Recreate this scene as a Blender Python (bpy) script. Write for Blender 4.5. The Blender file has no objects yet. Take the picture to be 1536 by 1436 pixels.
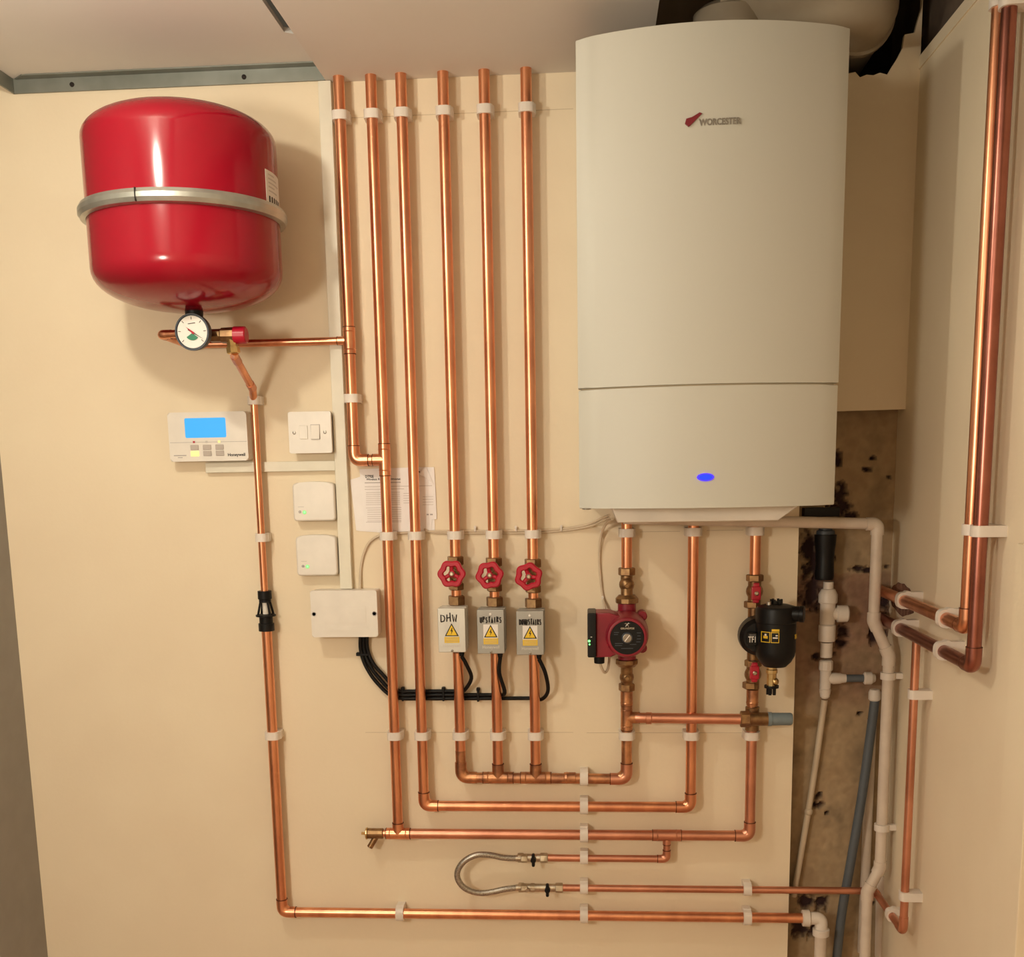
import bpy, bmesh, math, random
from mathutils import Vector, Matrix, noise
random.seed(7)
C = bpy.context.scene.collection
# ------------------------------------------------------------------ camera
F, PCX, PCY, CAMD, Z0 = 1650.0, 768.0, 987.2, 2.2938, 1.45
PITCH, YAW, ROLL = -0.171435, -0.073036, -0.017612
def cam_axes():
    cy, sy = math.cos(YAW), math.sin(YAW); cp, sp = math.cos(PITCH), math.sin(PITCH); cr, sr = math.cos(ROLL), math.sin(ROLL)
    f = Vector((sy*cp, cy*cp, sp)); rt = Vector((cy, -sy, 0)); up = rt.cross(f)
    return rt*cr + up*sr, -rt*sr + up*cr, f
RT, UP, FW = cam_axes()
CAM = Vector((0, -CAMD, Z0))
cd = bpy.data.cameras.new('camera'); cam = bpy.data.objects.new('camera', cd); C.objects.link(cam)
cd.sensor_width = 36; cd.sensor_fit = 'HORIZONTAL'; cd.lens = F/1536*36
cd.shift_x = 0; cd.shift_y = (PCY-718)/1536; cd.clip_start = .02
m = Matrix((RT, UP, -FW)).transposed().to_4x4(); m.translation = CAM; cam.matrix_world = m
bpy.context.scene.camera = cam
# ------------------------------------------------------------------ world, lamps, exposure
w = bpy.data.worlds.new('world'); bpy.context.scene.world = w; w.use_nodes = True
w.node_tree.nodes['Background'].inputs[0].default_value = (1, .8, .55, 1)
w.node_tree.nodes['Background'].inputs[1].default_value = .05
def lamp(name, loc, power, col, r):
    l = bpy.data.lights.new(name, 'POINT'); l.energy = power; l.color = col; l.shadow_soft_size = r
    o = bpy.data.objects.new(name, l); C.objects.link(o); o.location = loc; return o
lamp('ceiling_bulb', (-.80, -.92, Z0+.65), 10.5, (1, .94, .77), .028)      # bare bulb under the ceiling, just above the frame
lamp('room_bulb', (-1.02, -2.25, Z0+.12), 41.0, (1, .925, .78), .12)          # second lamp further back in the room
vs = bpy.context.scene.view_settings
vs.view_transform = 'Standard'; vs.look = 'None'; vs.gamma = 1; vs.use_curve_mapping = False; vs.exposure = .27

def P(px, py, d=0.0):                      # point on the plane d metres in front of the back wall
    v = FW*F + RT*(px-PCX) - UP*(py-PCY); t = (-d-CAM.y)/v.y; return CAM + v*t
def PXW(px, py, X):                        # point on a plane parallel to the right wall
    v = FW*F + RT*(px-PCX) - UP*(py-PCY); t = X/v.x; return CAM + v*t
# ------------------------------------------------------------------ materials
def newmat(name):
    m = bpy.data.materials.new(name); m.use_nodes = True
    return m, m.node_tree, m.node_tree.nodes['Principled BSDF']
def mat(name, col, rough=.5, metal=0, col2=None, scale=20, bump=0, bscale=200, emit=None, estr=0, coat=0, stretch=None, spec=None):
    m, nt, b = newmat(name)
    b.inputs['Base Color'].default_value = (*col, 1); b.inputs['Roughness'].default_value = rough; b.inputs['Metallic'].default_value = metal
    if spec is not None: b.inputs['Specular IOR Level'].default_value = spec
    if coat: b.inputs['Coat Weight'].default_value = coat; b.inputs['Coat Roughness'].default_value = .12
    tc = nt.nodes.new('ShaderNodeTexCoord')
    src = tc.outputs['Object']
    if stretch:
        mp = nt.nodes.new('ShaderNodeMapping'); mp.inputs['Scale'].default_value = stretch; nt.links.new(src, mp.inputs[0]); src = mp.outputs[0]
    n = nt.nodes.new('ShaderNodeTexNoise'); n.inputs['Scale'].default_value = scale; n.inputs['Detail'].default_value = 5
    nt.links.new(src, n.inputs['Vector'])
    r = nt.nodes.new('ShaderNodeValToRGB'); r.color_ramp.elements[0].position = .38; r.color_ramp.elements[1].position = .66
    c2 = col2 or tuple(c*.93 for c in col)
    r.color_ramp.elements[0].color = (*c2, 1); r.color_ramp.elements[1].color = (*col, 1)
    nt.links.new(n.outputs['Fac'], r.inputs[0]); nt.links.new(r.outputs[0], b.inputs['Base Color'])
    if bump:
        n2 = nt.nodes.new('ShaderNodeTexNoise'); n2.inputs['Scale'].default_value = bscale; n2.inputs['Detail'].default_value = 3
        nt.links.new(tc.outputs['Object'], n2.inputs['Vector'])
        bp = nt.nodes.new('ShaderNodeBump'); bp.inputs['Strength'].default_value = bump; bp.inputs['Distance'].default_value = .002
        nt.links.new(n2.outputs['Fac'], bp.inputs['Height']); nt.links.new(bp.outputs[0], b.inputs['Normal'])
    if emit: b.inputs['Emission Color'].default_value = (*emit, 1); b.inputs['Emission Strength'].default_value = estr
    return m
M = dict(
 wall=mat('magnolia_paint', (.82,.70,.515), .75, col2=(.795,.67,.49), scale=5, bump=.12, bscale=120),
 wallr=mat('magnolia_paint_side', (.82,.70,.515), .7, col2=(.785,.66,.48), scale=4, bump=.12, bscale=120),
 wallg=mat('grey_wall', (.30,.28,.25), .8),  # even grey for the left wall
 ceil=mat('ceiling_paint', (.76,.73,.68), .85, col2=(.74,.70,.65), scale=3),
 ceil2=mat('ceiling_board', (.74,.69,.64), .85, col2=(.72,.67,.61), scale=3),
 floor=mat('floor_warm', (.55,.36,.26), .8, bump=.3),  # unseen floor, made reddish so its bounce warms the lower wall
 void2=mat('bay_plaster', (.26,.20,.15), .9, col2=(.20,.15,.11), scale=12),
 void=mat('void_timber', (.16,.11,.075), .9, col2=(.10,.07,.05), scale=12),
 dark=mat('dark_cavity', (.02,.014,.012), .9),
 track=mat('galvanised_track', (.27,.28,.25), .5, .6, col2=(.22,.23,.20), scale=15),
 copper=mat('copper', (.86,.40,.22), .31, 1, col2=(.68,.29,.165), scale=9, stretch=(3,3,1)),
 copper2=mat('copper_dull', (.74,.35,.23), .38, 1, col2=(.56,.25,.16), scale=12),
 copper3=mat('copper_tarnished', (.66,.33,.17), .36, 1, col2=(.36,.17,.10), scale=45),
 copper4=mat('copper_maroon', (.40,.155,.115), .30, 1, col2=(.30,.11,.08), scale=12),  # darker maroon copper for the outer right-wall pipe
 solder=mat('dark_joint', (.14,.05,.03), .5, .8),
 brass=mat('brass_dull', (.36,.22,.10), .40, .9, col2=(.22,.12,.06), scale=60),
 brassb=mat('brass_bright', (.75,.56,.26), .28, 1, col2=(.55,.38,.17), scale=60),
 steel=mat('braided_steel', (.50,.46,.40), .38, .9, col2=(.30,.27,.23), scale=400),
 nickel=mat('nickel', (.62,.56,.46), .28, 1, col2=(.42,.36,.28), scale=60),
 galv=mat('strap_steel', (.55,.55,.50), .36, .85, col2=(.45,.45,.41), scale=30),
 red=mat('red_enamel', (.31,.005,.017), .15, 0, col2=(.29,.005,.016), scale=3, spec=.42),
 redp=mat('red_plastic', (.46,.006,.028), .36),
 maroon=mat('pump_red', (.26,.006,.022), .42, col2=(.21,.005,.018), scale=30),
 blk=mat('black_plastic', (.005,.005,.0055), .42, spec=.28),
 blkm=mat('black_rubber', (.005,.0045,.0045), .5, spec=.25),
 white=mat('white_enamel', (.555,.540,.475), .5, scale=2, col2=(.55,.535,.47)),
 plas=mat('white_plastic', (.80,.74,.66), .38),
 clip=mat('clip_plastic', (.78,.70,.62), .42),
 pipew=mat('white_waste_plastic', (.70,.60,.50), .42, col2=(.62,.52,.43), scale=20),
 pipewb=mat('white_compression_plastic', (.78,.71,.63), .40, col2=(.70,.62,.54), scale=20),
 duct=mat('flue_plastic', (.46,.39,.29), .5, col2=(.40,.33,.24), scale=10),
 trunk=mat('trunking_plastic', (.76,.71,.58), .45),
 cable=mat('cream_cable', (.62,.50,.36), .5),
 paper=mat('paper', (.90,.86,.84), .8, col2=(.87,.83,.81), scale=30),
 ink=mat('ink', (.03,.026,.025), .8, spec=.2), inkg=mat('grey_ink', (.42,.38,.36), .7), inkl=mat('pale_ink', (.60,.55,.51), .7),
 lcd=mat('lcd', (.005,.06,.12), .5, emit=(.03,.42,.95), estr=.82),
 key=mat('key_grey', (.50,.43,.38), .5), keyy=mat('key_lit', (.8,.75,.2), .5, emit=(1,.85,.25), estr=.7),
 led=mat('green_led', (.1,.9,.2), .4, emit=(.2,1,.22), estr=1.5),
 ledo=mat('led_halo', (.35,.75,.3), .5, emit=(.3,.9,.25), estr=.12),
 blue=mat('blue_lamp', (.004,.01,.10), .5, emit=(.004,.045,1), estr=1.0),
 bluer=mat('blue_lamp_halo', (.04,.02,.25), .5, emit=(.07,.03,1), estr=.9),
 boxs=mat('valve_cover_light', (.66,.64,.58), .42, .35), boxg=mat('valve_cover_grey', (.40,.39,.36), .45, .45, col2=(.36,.35,.32)),
 yel=mat('warning_yellow', (.85,.56,.02), .5), lab=mat('label_white', (.85,.80,.75), .6), labt=mat('label_clear', (.67,.645,.585), .5),
 grey=mat('grey_plastic', (.05,.06,.075), .45), greyp=mat('grey_pipe', (.10,.115,.13), .5), greycap=mat('cap_grey', (.17,.215,.235), .5),
 silver=mat('silver_knob', (.55,.53,.48), .3, 1), face=mat('gauge_face', (.85,.81,.75), .5), green=mat('gauge_green', (.03,.22,.12), .5),
 logo=mat('badge_grey', (.30,.27,.23), .4, .4), logor=mat('badge_red', (.22,.02,.03), .4),
 screw=mat('screw', (.35,.32,.28), .35, .9), brick=mat('brick', (.33,.17,.11), .9, col2=(.12,.05,.03), scale=60, bump=.6),
 gskt=mat('pencil', (.58,.47,.32), .8), glass=mat('clear_plastic', (.7,.62,.5), .15),
)
# ------------------------------------------------------------------ mesh helpers
def new(): return bmesh.new()
def frame(dirv):
    z = Vector(dirv).normalized(); a = Vector((0,0,1)) if abs(z.z) < .9 else Vector((1,0,0))
    x = a.cross(z).normalized(); return x, z.cross(x), z
def ring(bm, c, x, y, r, n, ph=0, rf=None):
    return [bm.verts.new(c + x*(math.cos(2*math.pi*i/n+ph)*(rf(i) if rf else r)) + y*(math.sin(2*math.pi*i/n+ph)*(rf(i) if rf else r))) for i in range(n)]
def bridge(bm, a, b):
    n = len(a)
    for i in range(n): bm.faces.new((a[i], a[(i+1)%n], b[(i+1)%n], b[i]))
def lathe(bm, o, d, prof, n=32, ph=0):
    """prof: list of (along, radius)"""
    x, y, z = frame(d); o = Vector(o); prev = None
    for k, (h, r) in enumerate(prof):
        if r < 1e-6:
            v = bm.verts.new(o+z*h)
            if prev is not None:
                for i in range(len(prev)): bm.faces.new((prev[i], prev[(i+1)%len(prev)], v))
            cur = None; apex = v
            prev = ('apex', v); continue
        cur = ring(bm, o+z*h, x, y, r, n, ph)
        if isinstance(prev, tuple):
            for i in range(n): bm.faces.new((cur[(i+1)%n], cur[i], prev[1]))
        elif prev is not None: bridge(bm, prev, cur)
        else: bm.faces.new(cur[::-1])
        prev = cur
    if isinstance(prev, list): bm.faces.new(prev)
def cyl(bm, a, b, r, n=24, bev=0):
    a = Vector(a); b = Vector(b); L = (b-a).length
    if bev: lathe(bm, a, b-a, [(0, r-bev), (bev, r), (L-bev, r), (L, r-bev)], n)
    else: lathe(bm, a, b-a, [(0, r), (L, r)], n)
def hexnut(bm, a, b, r, n=6, ph=.3, ch=.0015):
    a = Vector(a); b = Vector(b); L = (b-a).length
    lathe(bm, a, b-a, [(0, r*.9), (ch, r), (L-ch, r), (L, r*.9)], n, ph)
def fillet(pts, R, k=7):
    pts = [Vector(p) for p in pts]; out = [pts[0]]
    for i in range(1, len(pts)-1):
        a, p, b = pts[i-1], pts[i], pts[i+1]
        u = (a-p); v = (b-p); lu, lv = u.length, v.length; u.normalize(); v.normalize()
        ang = u.angle(v)
        if ang > 3.1 or R <= 0: out.append(p); continue
        t = min(R/math.tan(ang/2), lu*.48, lv*.48)
        for j in range(k+1):
            s = j/k; q0 = p+u*t; q1 = p+v*t
            out.append(q0.lerp(p, s).lerp(p.lerp(q1, s), s))
    out.append(pts[-1]); return out
def smoothpath(pts, k=6):
    pts = [Vector(p) for p in pts]; out = []
    for i in range(len(pts)-1):
        p0 = pts[max(i-1,0)]; p1 = pts[i]; p2 = pts[i+1]; p3 = pts[min(i+2,len(pts)-1)]
        for j in range(k):
            t = j/k
            out.append(.5*((2*p1)+(-p0+p2)*t+(2*p0-5*p1+4*p2-p3)*t*t+(-p0+3*p1-3*p2+p3)*t**3))
    out.append(pts[-1]); return out
def tube(bm, pts, r, n=20, R=0, smooth=False, rfun=None, jit=0):
    pts = smoothpath(pts) if smooth else (fillet(pts, R) if R else [Vector(p) for p in pts])
    q = [pts[0]]
    for p in pts[1:]:
        if (p-q[-1]).length > 1e-5: q.append(p)
    pts = q
    d = (pts[1]-pts[0]).normalized(); x, y, _ = frame(d); prev = None
    for i, p in enumerate(pts):
        t = (pts[min(i+1,len(pts)-1)]-pts[max(i-1,0)]).normalized()
        rot = d.rotation_difference(t); x = rot @ x; y = rot @ y; d = t
        rr = rfun(i/(len(pts)-1)) if rfun else r
        cur = ring(bm, p, x, y, rr, n)
        if prev: bridge(bm, prev, cur)
        else: bm.faces.new(cur[::-1])
        prev = cur
    bm.faces.new(prev)
def box(bm, x0, x1, y0, y1, z0, z1, bev=0, seg=2, vert=False):
    vs_ = [bm.verts.new((x, y, z)) for x in (x0, x1) for y in (y0, y1) for z in (z0, z1)]
    fs = [(0,1,3,2),(4,6,7,5),(0,4,5,1),(2,3,7,6),(0,2,6,4),(1,5,7,3)]
    ff = [bm.faces.new([vs_[i] for i in f]) for f in fs]
    if bev:
        es = list({e for f in ff for e in f.edges})
        bmesh.ops.bevel(bm, geom=es, offset=bev, segments=seg, affect='EDGES', profile=.5)
def prism(bm, poly, axis, a, b, bev=0, seg=2):
    """poly: 2-D outline; axis 'y' -> (x,z); 'z' -> (x,y); 'x' -> (y,z)"""
    def mk(u, v, t): return {'y':(u,t,v), 'z':(u,v,t), 'x':(t,u,v)}[axis]
    A = [bm.verts.new(mk(u,v,a)) for u,v in poly]; B = [bm.verts.new(mk(u,v,b)) for u,v in poly]
    f1 = bm.faces.new(A[::-1]); f2 = bm.faces.new(B); bridge(bm, A, B)
    if bev:
        es = list(set(f1.edges) | set(f2.edges))
        bmesh.ops.bevel(bm, geom=es, offset=bev, segments=seg, affect='EDGES', profile=.5)
def rrect(x0, x1, z0, z1, r, k=5):
    out = []
    for cx, cz, a0 in ((x1-r,z1-r,0),(x0+r,z1-r,90),(x0+r,z0+r,180),(x1-r,z0+r,270)):
        for j in range(k+1):
            a = math.radians(a0+90*j/k); out.append((cx+r*math.cos(a), cz+r*math.sin(a)))
    return out
def obj(name, bm, material, parent=None, smooth=35, loc=None):
    bmesh.ops.recalc_face_normals(bm, faces=bm.faces)
    me = bpy.data.meshes.new(name); bm.to_mesh(me); bm.free()
    for p in me.polygons: p.use_smooth = True
    try: me.set_sharp_from_angle(angle=math.radians(smooth))
    except Exception: pass
    o = bpy.data.objects.new(name, me); C.objects.link(o)
    wn = o.modifiers.new('normals', 'WEIGHTED_NORMAL'); wn.keep_sharp = True; wn.weight = 100
    if material: me.materials.append(M[material])
    if parent is not None:
        o.parent = parent
        r_ = parent
        off = Vector(r_.location)
        while r_.parent: r_ = r_.parent; off += Vector(r_.location)
        o.matrix_parent_inverse = Matrix.Identity(4)
        if off.length > 0: me.transform(Matrix.Translation(-off))
    return o
def thing(name, label, cat, loc, group=None):
    o = bpy.data.objects.new(name, None); C.objects.link(o); o.location = Vector(loc); o.empty_display_size = .02
    o['label'] = label; o['category'] = cat
    if group: o['group'] = group
    return o
def tag(o, label, cat, group=None, kind=None):
    if label: o['label'] = label; o['category'] = cat
    if group: o['group'] = group
    if kind: o['kind'] = kind
    return o
def struct(name, bm, m): o = obj(name, bm, m); o['kind'] = 'structure'; return o
def text_mesh(txt, size, bold=0):
    cu = bpy.data.curves.new('t', 'FONT'); cu.body = txt; cu.size = size; cu.align_x = 'CENTER'; cu.align_y = 'CENTER'; cu.extrude = .0002; cu.offset = bold; cu.resolution_u = 3
    o = bpy.data.objects.new('t', cu); C.objects.link(o)
    dg = bpy.context.evaluated_depsgraph_get(); me = bpy.data.meshes.new_from_object(o.evaluated_get(dg))
    bpy.data.objects.remove(o); bpy.data.curves.remove(cu); return me
def text(name, txt, size, loc, material, parent, width=None, roll=0, yaw=0, bold=0, shear=0):
    me = text_mesh(txt, size, bold); me.name = name
    xs = [v.co.x for v in me.vertices]
    if width: me.transform(Matrix.Scale(width/(max(xs)-min(xs)), 4, (1,0,0)))
    me.transform(Matrix.Translation(Vector(loc)) @ Matrix.Rotation(yaw,4,'Z') @ Matrix.Rotation(math.radians(90),4,'X') @ Matrix.Rotation(roll,4,'Z'))
    bm = new(); bm.from_mesh(me); bpy.data.meshes.remove(me)
    return obj(name, bm, material, parent)
def gapz(px, py):
    v = FW*F + RT*(px-PCX) - UP*(py-PCY); t = (ZC+.031-CAM.z)/v.z; q = CAM+v*t; return (q.x, q.y)
# ------------------------------------------------------------------ setting
XL, XR, ZC = -1.25, .627, Z0+.752
XB = .424; ZR = Z0+.099
bm = new()
hole = [(1225,118),(1262,112),(1283,108),(1290,116),(1300,112),(1310,113),(1320,109),(1331,112),(1338,100),(1347,86),(1354,72),(1357,52),(1372,49),(1377,30),(1386,10),(1392,-20),(1398,-70)]
hp = [P(*p) for p in hole]
for p in hp: p.x = min(p.x, XR-.0015)
poly = [(XL,0),(XB,0),(XB,ZR),(XR,ZR+.002),(XR,Z0+1.02)] + [(p.x,p.z) for p in hp[::-1]] + [(hp[0].x,ZC+.012),(XL,ZC+.06)]
prism(bm, poly, 'y', 0, .0125)
struct('wall_back', bm, 'wall')
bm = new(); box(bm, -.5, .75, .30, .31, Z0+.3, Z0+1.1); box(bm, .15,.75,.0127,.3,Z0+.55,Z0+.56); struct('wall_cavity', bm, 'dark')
bm = new(); box(bm, .117, hp[0].x, .0005, .012, ZC+.013, Z0+1.05); struct('wall_upper', bm, 'void2')
# recess: rough old plaster behind the board
RECD = .055
bm = new(); nx, nz = 62, 420; x0, x1, z0, z1 = XB-.03, XR+.004, .30, ZR+.02
col = bm.loops.layers.float_color.new('plaster')
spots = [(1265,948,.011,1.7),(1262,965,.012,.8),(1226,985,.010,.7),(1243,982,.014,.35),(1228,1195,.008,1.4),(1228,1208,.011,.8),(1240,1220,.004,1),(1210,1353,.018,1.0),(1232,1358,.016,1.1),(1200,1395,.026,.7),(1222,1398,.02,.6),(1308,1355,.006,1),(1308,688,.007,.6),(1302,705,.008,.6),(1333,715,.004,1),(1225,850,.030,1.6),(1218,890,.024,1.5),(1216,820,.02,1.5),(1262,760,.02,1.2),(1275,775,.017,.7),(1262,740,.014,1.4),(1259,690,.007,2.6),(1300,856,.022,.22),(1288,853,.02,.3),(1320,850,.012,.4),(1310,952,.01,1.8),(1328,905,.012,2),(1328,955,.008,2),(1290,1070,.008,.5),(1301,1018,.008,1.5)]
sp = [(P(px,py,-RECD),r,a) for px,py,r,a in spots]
vals = {}; grid = []
zbrick = (P(1280,858,-RECD).z, P(1280,1085,-RECD).z)
for j in range(nz+1):
    row = []
    for i in range(nx+1):
        x = x0+(x1-x0)*i/nx; z = z0+(z1-z0)*j/nz
        n1 = noise.fractal(Vector((x*18,z*14,1)), .8, 2.1, 4); n2 = noise.fractal(Vector((x*70,z*60,5)), .8, 2.1, 3)
        s = 0
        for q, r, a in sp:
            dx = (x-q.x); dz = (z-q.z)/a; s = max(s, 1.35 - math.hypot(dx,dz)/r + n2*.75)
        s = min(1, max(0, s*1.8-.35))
        b = 0
        if z < zbrick[0]: b = min(1,(zbrick[0]-z+n2*.01)/.006); b *= max(0,min(1,(z-zbrick[1])/.12))
        b = max(0,b)*(.75+.5*n1)
        c = Vector((.40,.285,.165)) * (1+n1*.35+n2*.12)
        k = min(1,max(0,(n1-.05)*2.2)); c = c.lerp(Vector((.26,.17,.095)), k*.6)
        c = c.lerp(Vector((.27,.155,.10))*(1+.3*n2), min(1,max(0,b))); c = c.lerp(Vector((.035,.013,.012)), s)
        v = bm.verts.new((x, RECD + n2*.0012 + n1*.002 + s*.011, z)); vals[v] = c; row.append(v)
    grid.append(row)
for j in range(nz):
    for i in range(nx):
        f = bm.faces.new((grid[j][i],grid[j][i+1],grid[j+1][i+1],grid[j+1][i]))
        for l in f.loops: l[col] = (*[max(0,t) for t in vals[l.vert]],1)
rm, nt, b = newmat('old_plaster'); b.inputs['Roughness'].default_value = .9
at_ = nt.nodes.new('ShaderNodeAttribute'); at_.attribute_name = 'plaster'; nt.links.new(at_.outputs['Color'], b.inputs['Base Color'])
M['plaster'] = rm
for f in bm.faces: f.smooth = True
struct('wall_recess', bm, 'plaster')
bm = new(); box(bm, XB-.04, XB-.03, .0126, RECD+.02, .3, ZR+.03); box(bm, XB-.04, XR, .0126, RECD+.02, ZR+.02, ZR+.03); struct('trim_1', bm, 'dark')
# side wall with a top edge below the open joist bay
bm = new(); prism(bm, [(-3.2,0),(.075,0),(.075,ZC),(-3.2,ZC)], 'x', XR, XR+.02); struct('wall_right', bm, 'wallr')
bm = new(); box(bm, XR+.021, XR+.03, -3.2, .3, ZC-.3, Z0+1.1); box(bm, .113, .117, -3.2, -.002, ZC+.02, Z0+1.1); struct('trim_2', bm, 'void')
bm = new(); box(bm, XR-.003, XR+.0005, -3.2, .0, ZC-.022, ZC+.001, .001); struct('trim_3', bm, 'wallr')
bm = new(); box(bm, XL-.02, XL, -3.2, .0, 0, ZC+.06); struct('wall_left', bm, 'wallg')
bm = new(); box(bm, XL-.02, XR+.02, -3.22, -3.2, 0, Z0+1.1); struct('wall_front', bm, 'wall')
bm = new(); box(bm, XL-.02, XR+.02, -3.2, .3, -.02, 0); struct('floor', bm, 'floor')
bm = new(); box(bm, XL-.02, XR+.02, -3.2, .31, Z0+1.08, Z0+1.1); struct('ceiling_void', bm, 'void')
# ceiling: lower board on the right, higher panel on the left with a slit between them
bm = new(); prism(bm, [(-.512,-.0005),(.117,-.0005),(.117,-3.2),(-.512,-3.2)], 'z', ZC, ZC+.02); struct('ceiling', bm, 'ceil2')
bm = new(); prism(bm, [(XL,-.0005),(-.50,-.0005),(-.50,-.14),gapz(426,48),gapz(393,0),gapz(360,-55),(-.75,-3.2),(XL,-3.2)], 'z', ZC+.031, ZC+.04); struct('ceiling_left', bm, 'ceil')
# galvanised angle under the left ceiling
t = thing('ceiling_track', 'grey galvanised metal angle running under the left ceiling panel', 'metal track', (-.85,-.003,ZC))
bm = new(); xa = P(22,136,0).x
prism(bm, [(xa,-.002),(-.514,-.002),(-.514,-.006),(xa,-.006)], 'z', ZC+.003, ZC+.0305)
prism(bm, [(xa,-.002),(-.514,-.002),(-.514,-.028),(xa+.03,-.028)], 'z', ZC+.0285, ZC+.0308); obj('rail', bm, 'track', t)
bm = new(); box(bm, xa-.002, xa+.002, -1.2, -.002, ZC+.003, ZC+.0305); obj('side_rail', bm, 'track', t)
for px in (108, 366):
    q = P(px, 127 if px<200 else 115, .006); bm = new(); lathe(bm, (q.x,-.006,ZC+.015), (0,-1,0), [(0,.0048),(.0015,.0045),(.003,.002),(.003,0)], 14); obj('screw', bm, 'dark', t)
# architrave at the near end of the right wall
qa = PXW(1517,1200,XR)
bm = new(); box(bm, XR-.016, XR, qa.y-.09, qa.y, 0, Z0-.12, .003); struct('trim_4', bm, 'wallr')
# faint pencil lines used to set the clips out
for i,(a,b_,py) in enumerate((((500),(860),178),((548),(600),1099),((640),(860),1099),((880),(1120),1099.5),((960),(1020),798),((1060),(1115),796))):
    q = P(a,py); q2 = P(b_,py); bm = new(); box(bm, q.x, q2.x, -.0003, .0001, q.z-.0005, q.z+.0005); struct('trim_%d'%(5+i), bm, 'gskt')
# ------------------------------------------------------------------ pipes
XP = dict(a=-.6862,b=-.4826,c=-.4198,d=-.3611,e=-.2793,f=-.1997,g=-.1192,h=.0733,i=.2081,j=.3329)
YP = -.030; R22 = .0109; R15 = .0076
def zP(px, py, d=.03): return P(px,py,d).z
ZT, ZM, ZLO = Z0+.6807, Z0-.1353, Z0-.5600
ZA = zP(780,1167); ZB_ = Z0-.7159; ZCC = Z0-.7788; ZF = Z0-.8992; ZD = Z0-.9630; ZS = zP(910,1288)
def sleeve(bm, a, b, r):      # soldered socket with a rolled ring near each end
    a = Vector(a); b = Vector(b); L = (b-a).length
    lathe(bm, a, b-a, [(0,r*1.0),(.0006,r*1.09),(min(.004,L*.2),r*1.09),(min(.006,L*.3),r*1.15),(min(.008,L*.4),r*1.09),(L*.6,r*1.09),(L-.0006,r*1.09),(L,r)], 20)
def elbow(parent, c, d1, d2, r, m='copper', arm=.030, joints=True):
    c = Vector(c); d1 = Vector(d1).normalized(); d2 = Vector(d2).normalized()
    bm = new(); a = c+d1*arm; b = c+d2*arm
    tube(bm, [a, c, b], r*1.13, 20, R=arm*.72); o = obj('elbow', bm, m, parent)
    if joints:
        for p, dd in ((a,d1),(b,d2)):
            bm = new(); cyl(bm, p-dd*.0002, p+dd*.0012, r*1.15, 20); obj('joint_ring', bm, 'solder', o)
    return o
def tee(parent, c, run, br, r, rb=None, m='copper', arm=.026, barm=.024):
    c = Vector(c); run = Vector(run).normalized(); br = Vector(br).normalized(); rb = rb or r
    bm = new(); cyl(bm, c-run*arm, c+run*arm, r*1.13, 20, .0006); cyl(bm, c, c+br*barm, rb*1.13, 20, .0006)
    for s in (-1,1): lathe(bm, c+run*s*arm*.62, run*s, [(0,r*1.1),(.0015,r*1.2),(.003,r*1.1)], 20)
    o = obj('tee', bm, m, parent)
    for p, dd, q in ((c-run*arm,-run,r),(c+run*arm,run,r),(c+br*barm,br,rb)):
        bm = new(); cyl(bm, p-dd*.0002, p+dd*.001, q*1.15, 20); obj('joint_ring', bm, 'solder', o)
    return o
def pipe(parent, pts, r, m='copper', R=0):
    bm = new(); tube(bm, pts, r, 24, R=R); return obj('pipe', bm, m, parent)
def clip(px_, pz, axis, r, label, dist=.030, wall='back', w=.0085, group='white pipe clips'):
    """hinged plastic pipe clip; axis v/h on the back wall; on the right wall axis v or y"""
    bm = new(); ro = r+.0048; ho = ro+.0006
    outer = [(-ho,0),(-ho,dist*.5),(-ro,dist)]
    for k in range(1,12):
        a = math.pi - math.pi*k/12; outer.append((math.copysign(abs(math.cos(a))**.75,math.cos(a))*ro, dist+abs(math.sin(a))**.75*(r+.0030)))
    outer += [(ro,dist),(ro+.0022,dist-.003),(ro+.0022,dist-.009),(ho,dist-.011),(ho,0)]
    inner = [(r*1.01*math.cos(2*math.pi*k/24), dist+r*1.01*math.sin(2*math.pi*k/24)) for k in range(24)]
    vo = [[bm.verts.new((u,v,s*w)) for u,v in outer] for s in (-1,1)]; vi = [[bm.verts.new((u,v,s*w)) for u,v in inner] for s in (-1,1)]
    bridge(bm, vo[0], vo[1]); bridge(bm, vi[1], vi[0])
    for s in (0,1):
        es = [bm.edges.get((vo[s][i],vo[s][(i+1)%len(outer)])) for i in range(len(outer))]+[bm.edges.get((vi[s][i],vi[s][(i+1)%24])) for i in range(24)]
        bmesh.ops.triangle_fill(bm, edges=es, use_beauty=True)
    # local u -> across, v -> away from wall, s -> along pipe
    if wall == 'back':
        if axis == 'v': mt = Matrix(((1,0,0,px_),(0,-1,0,0),(0,0,1,pz),(0,0,0,1)))
        else: mt = Matrix(((0,0,1,px_),(0,-1,0,0),(1,0,0,pz),(0,0,0,1)))
    else:    # px_ is Y on the right wall
        if axis == 'v': mt = Matrix(((0,-1,0,XR),(1,0,0,px_),(0,0,1,pz),(0,0,0,1)))
        else: mt = Matrix(((0,-1,0,XR),(0,0,1,px_),(1,0,0,pz),(0,0,0,1)))
    bmesh.ops.transform(bm, matrix=mt, verts=bm.verts)
    o = obj('pipe_clip', bm, 'clip'); return tag(o, label, 'pipe clip', group)
def cpipe(label, loc, group='copper pipes on the wall'): return thing('copper_pipe', label, 'pipe', loc, group)
ZTOP = ZC+.004
X = XP
zJ = zP(574,690)      # joint between first and second pipes
zT = zP(523,511)
t = cpipe('leftmost copper pipe from the ceiling, turning right into its neighbour', (X['b'],YP,ZTOP))
pipe(t, [(X['b'],YP,ZTOP),(X['b'],YP,zJ),(X['c'],YP,zJ)], R22, R=.024)
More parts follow.
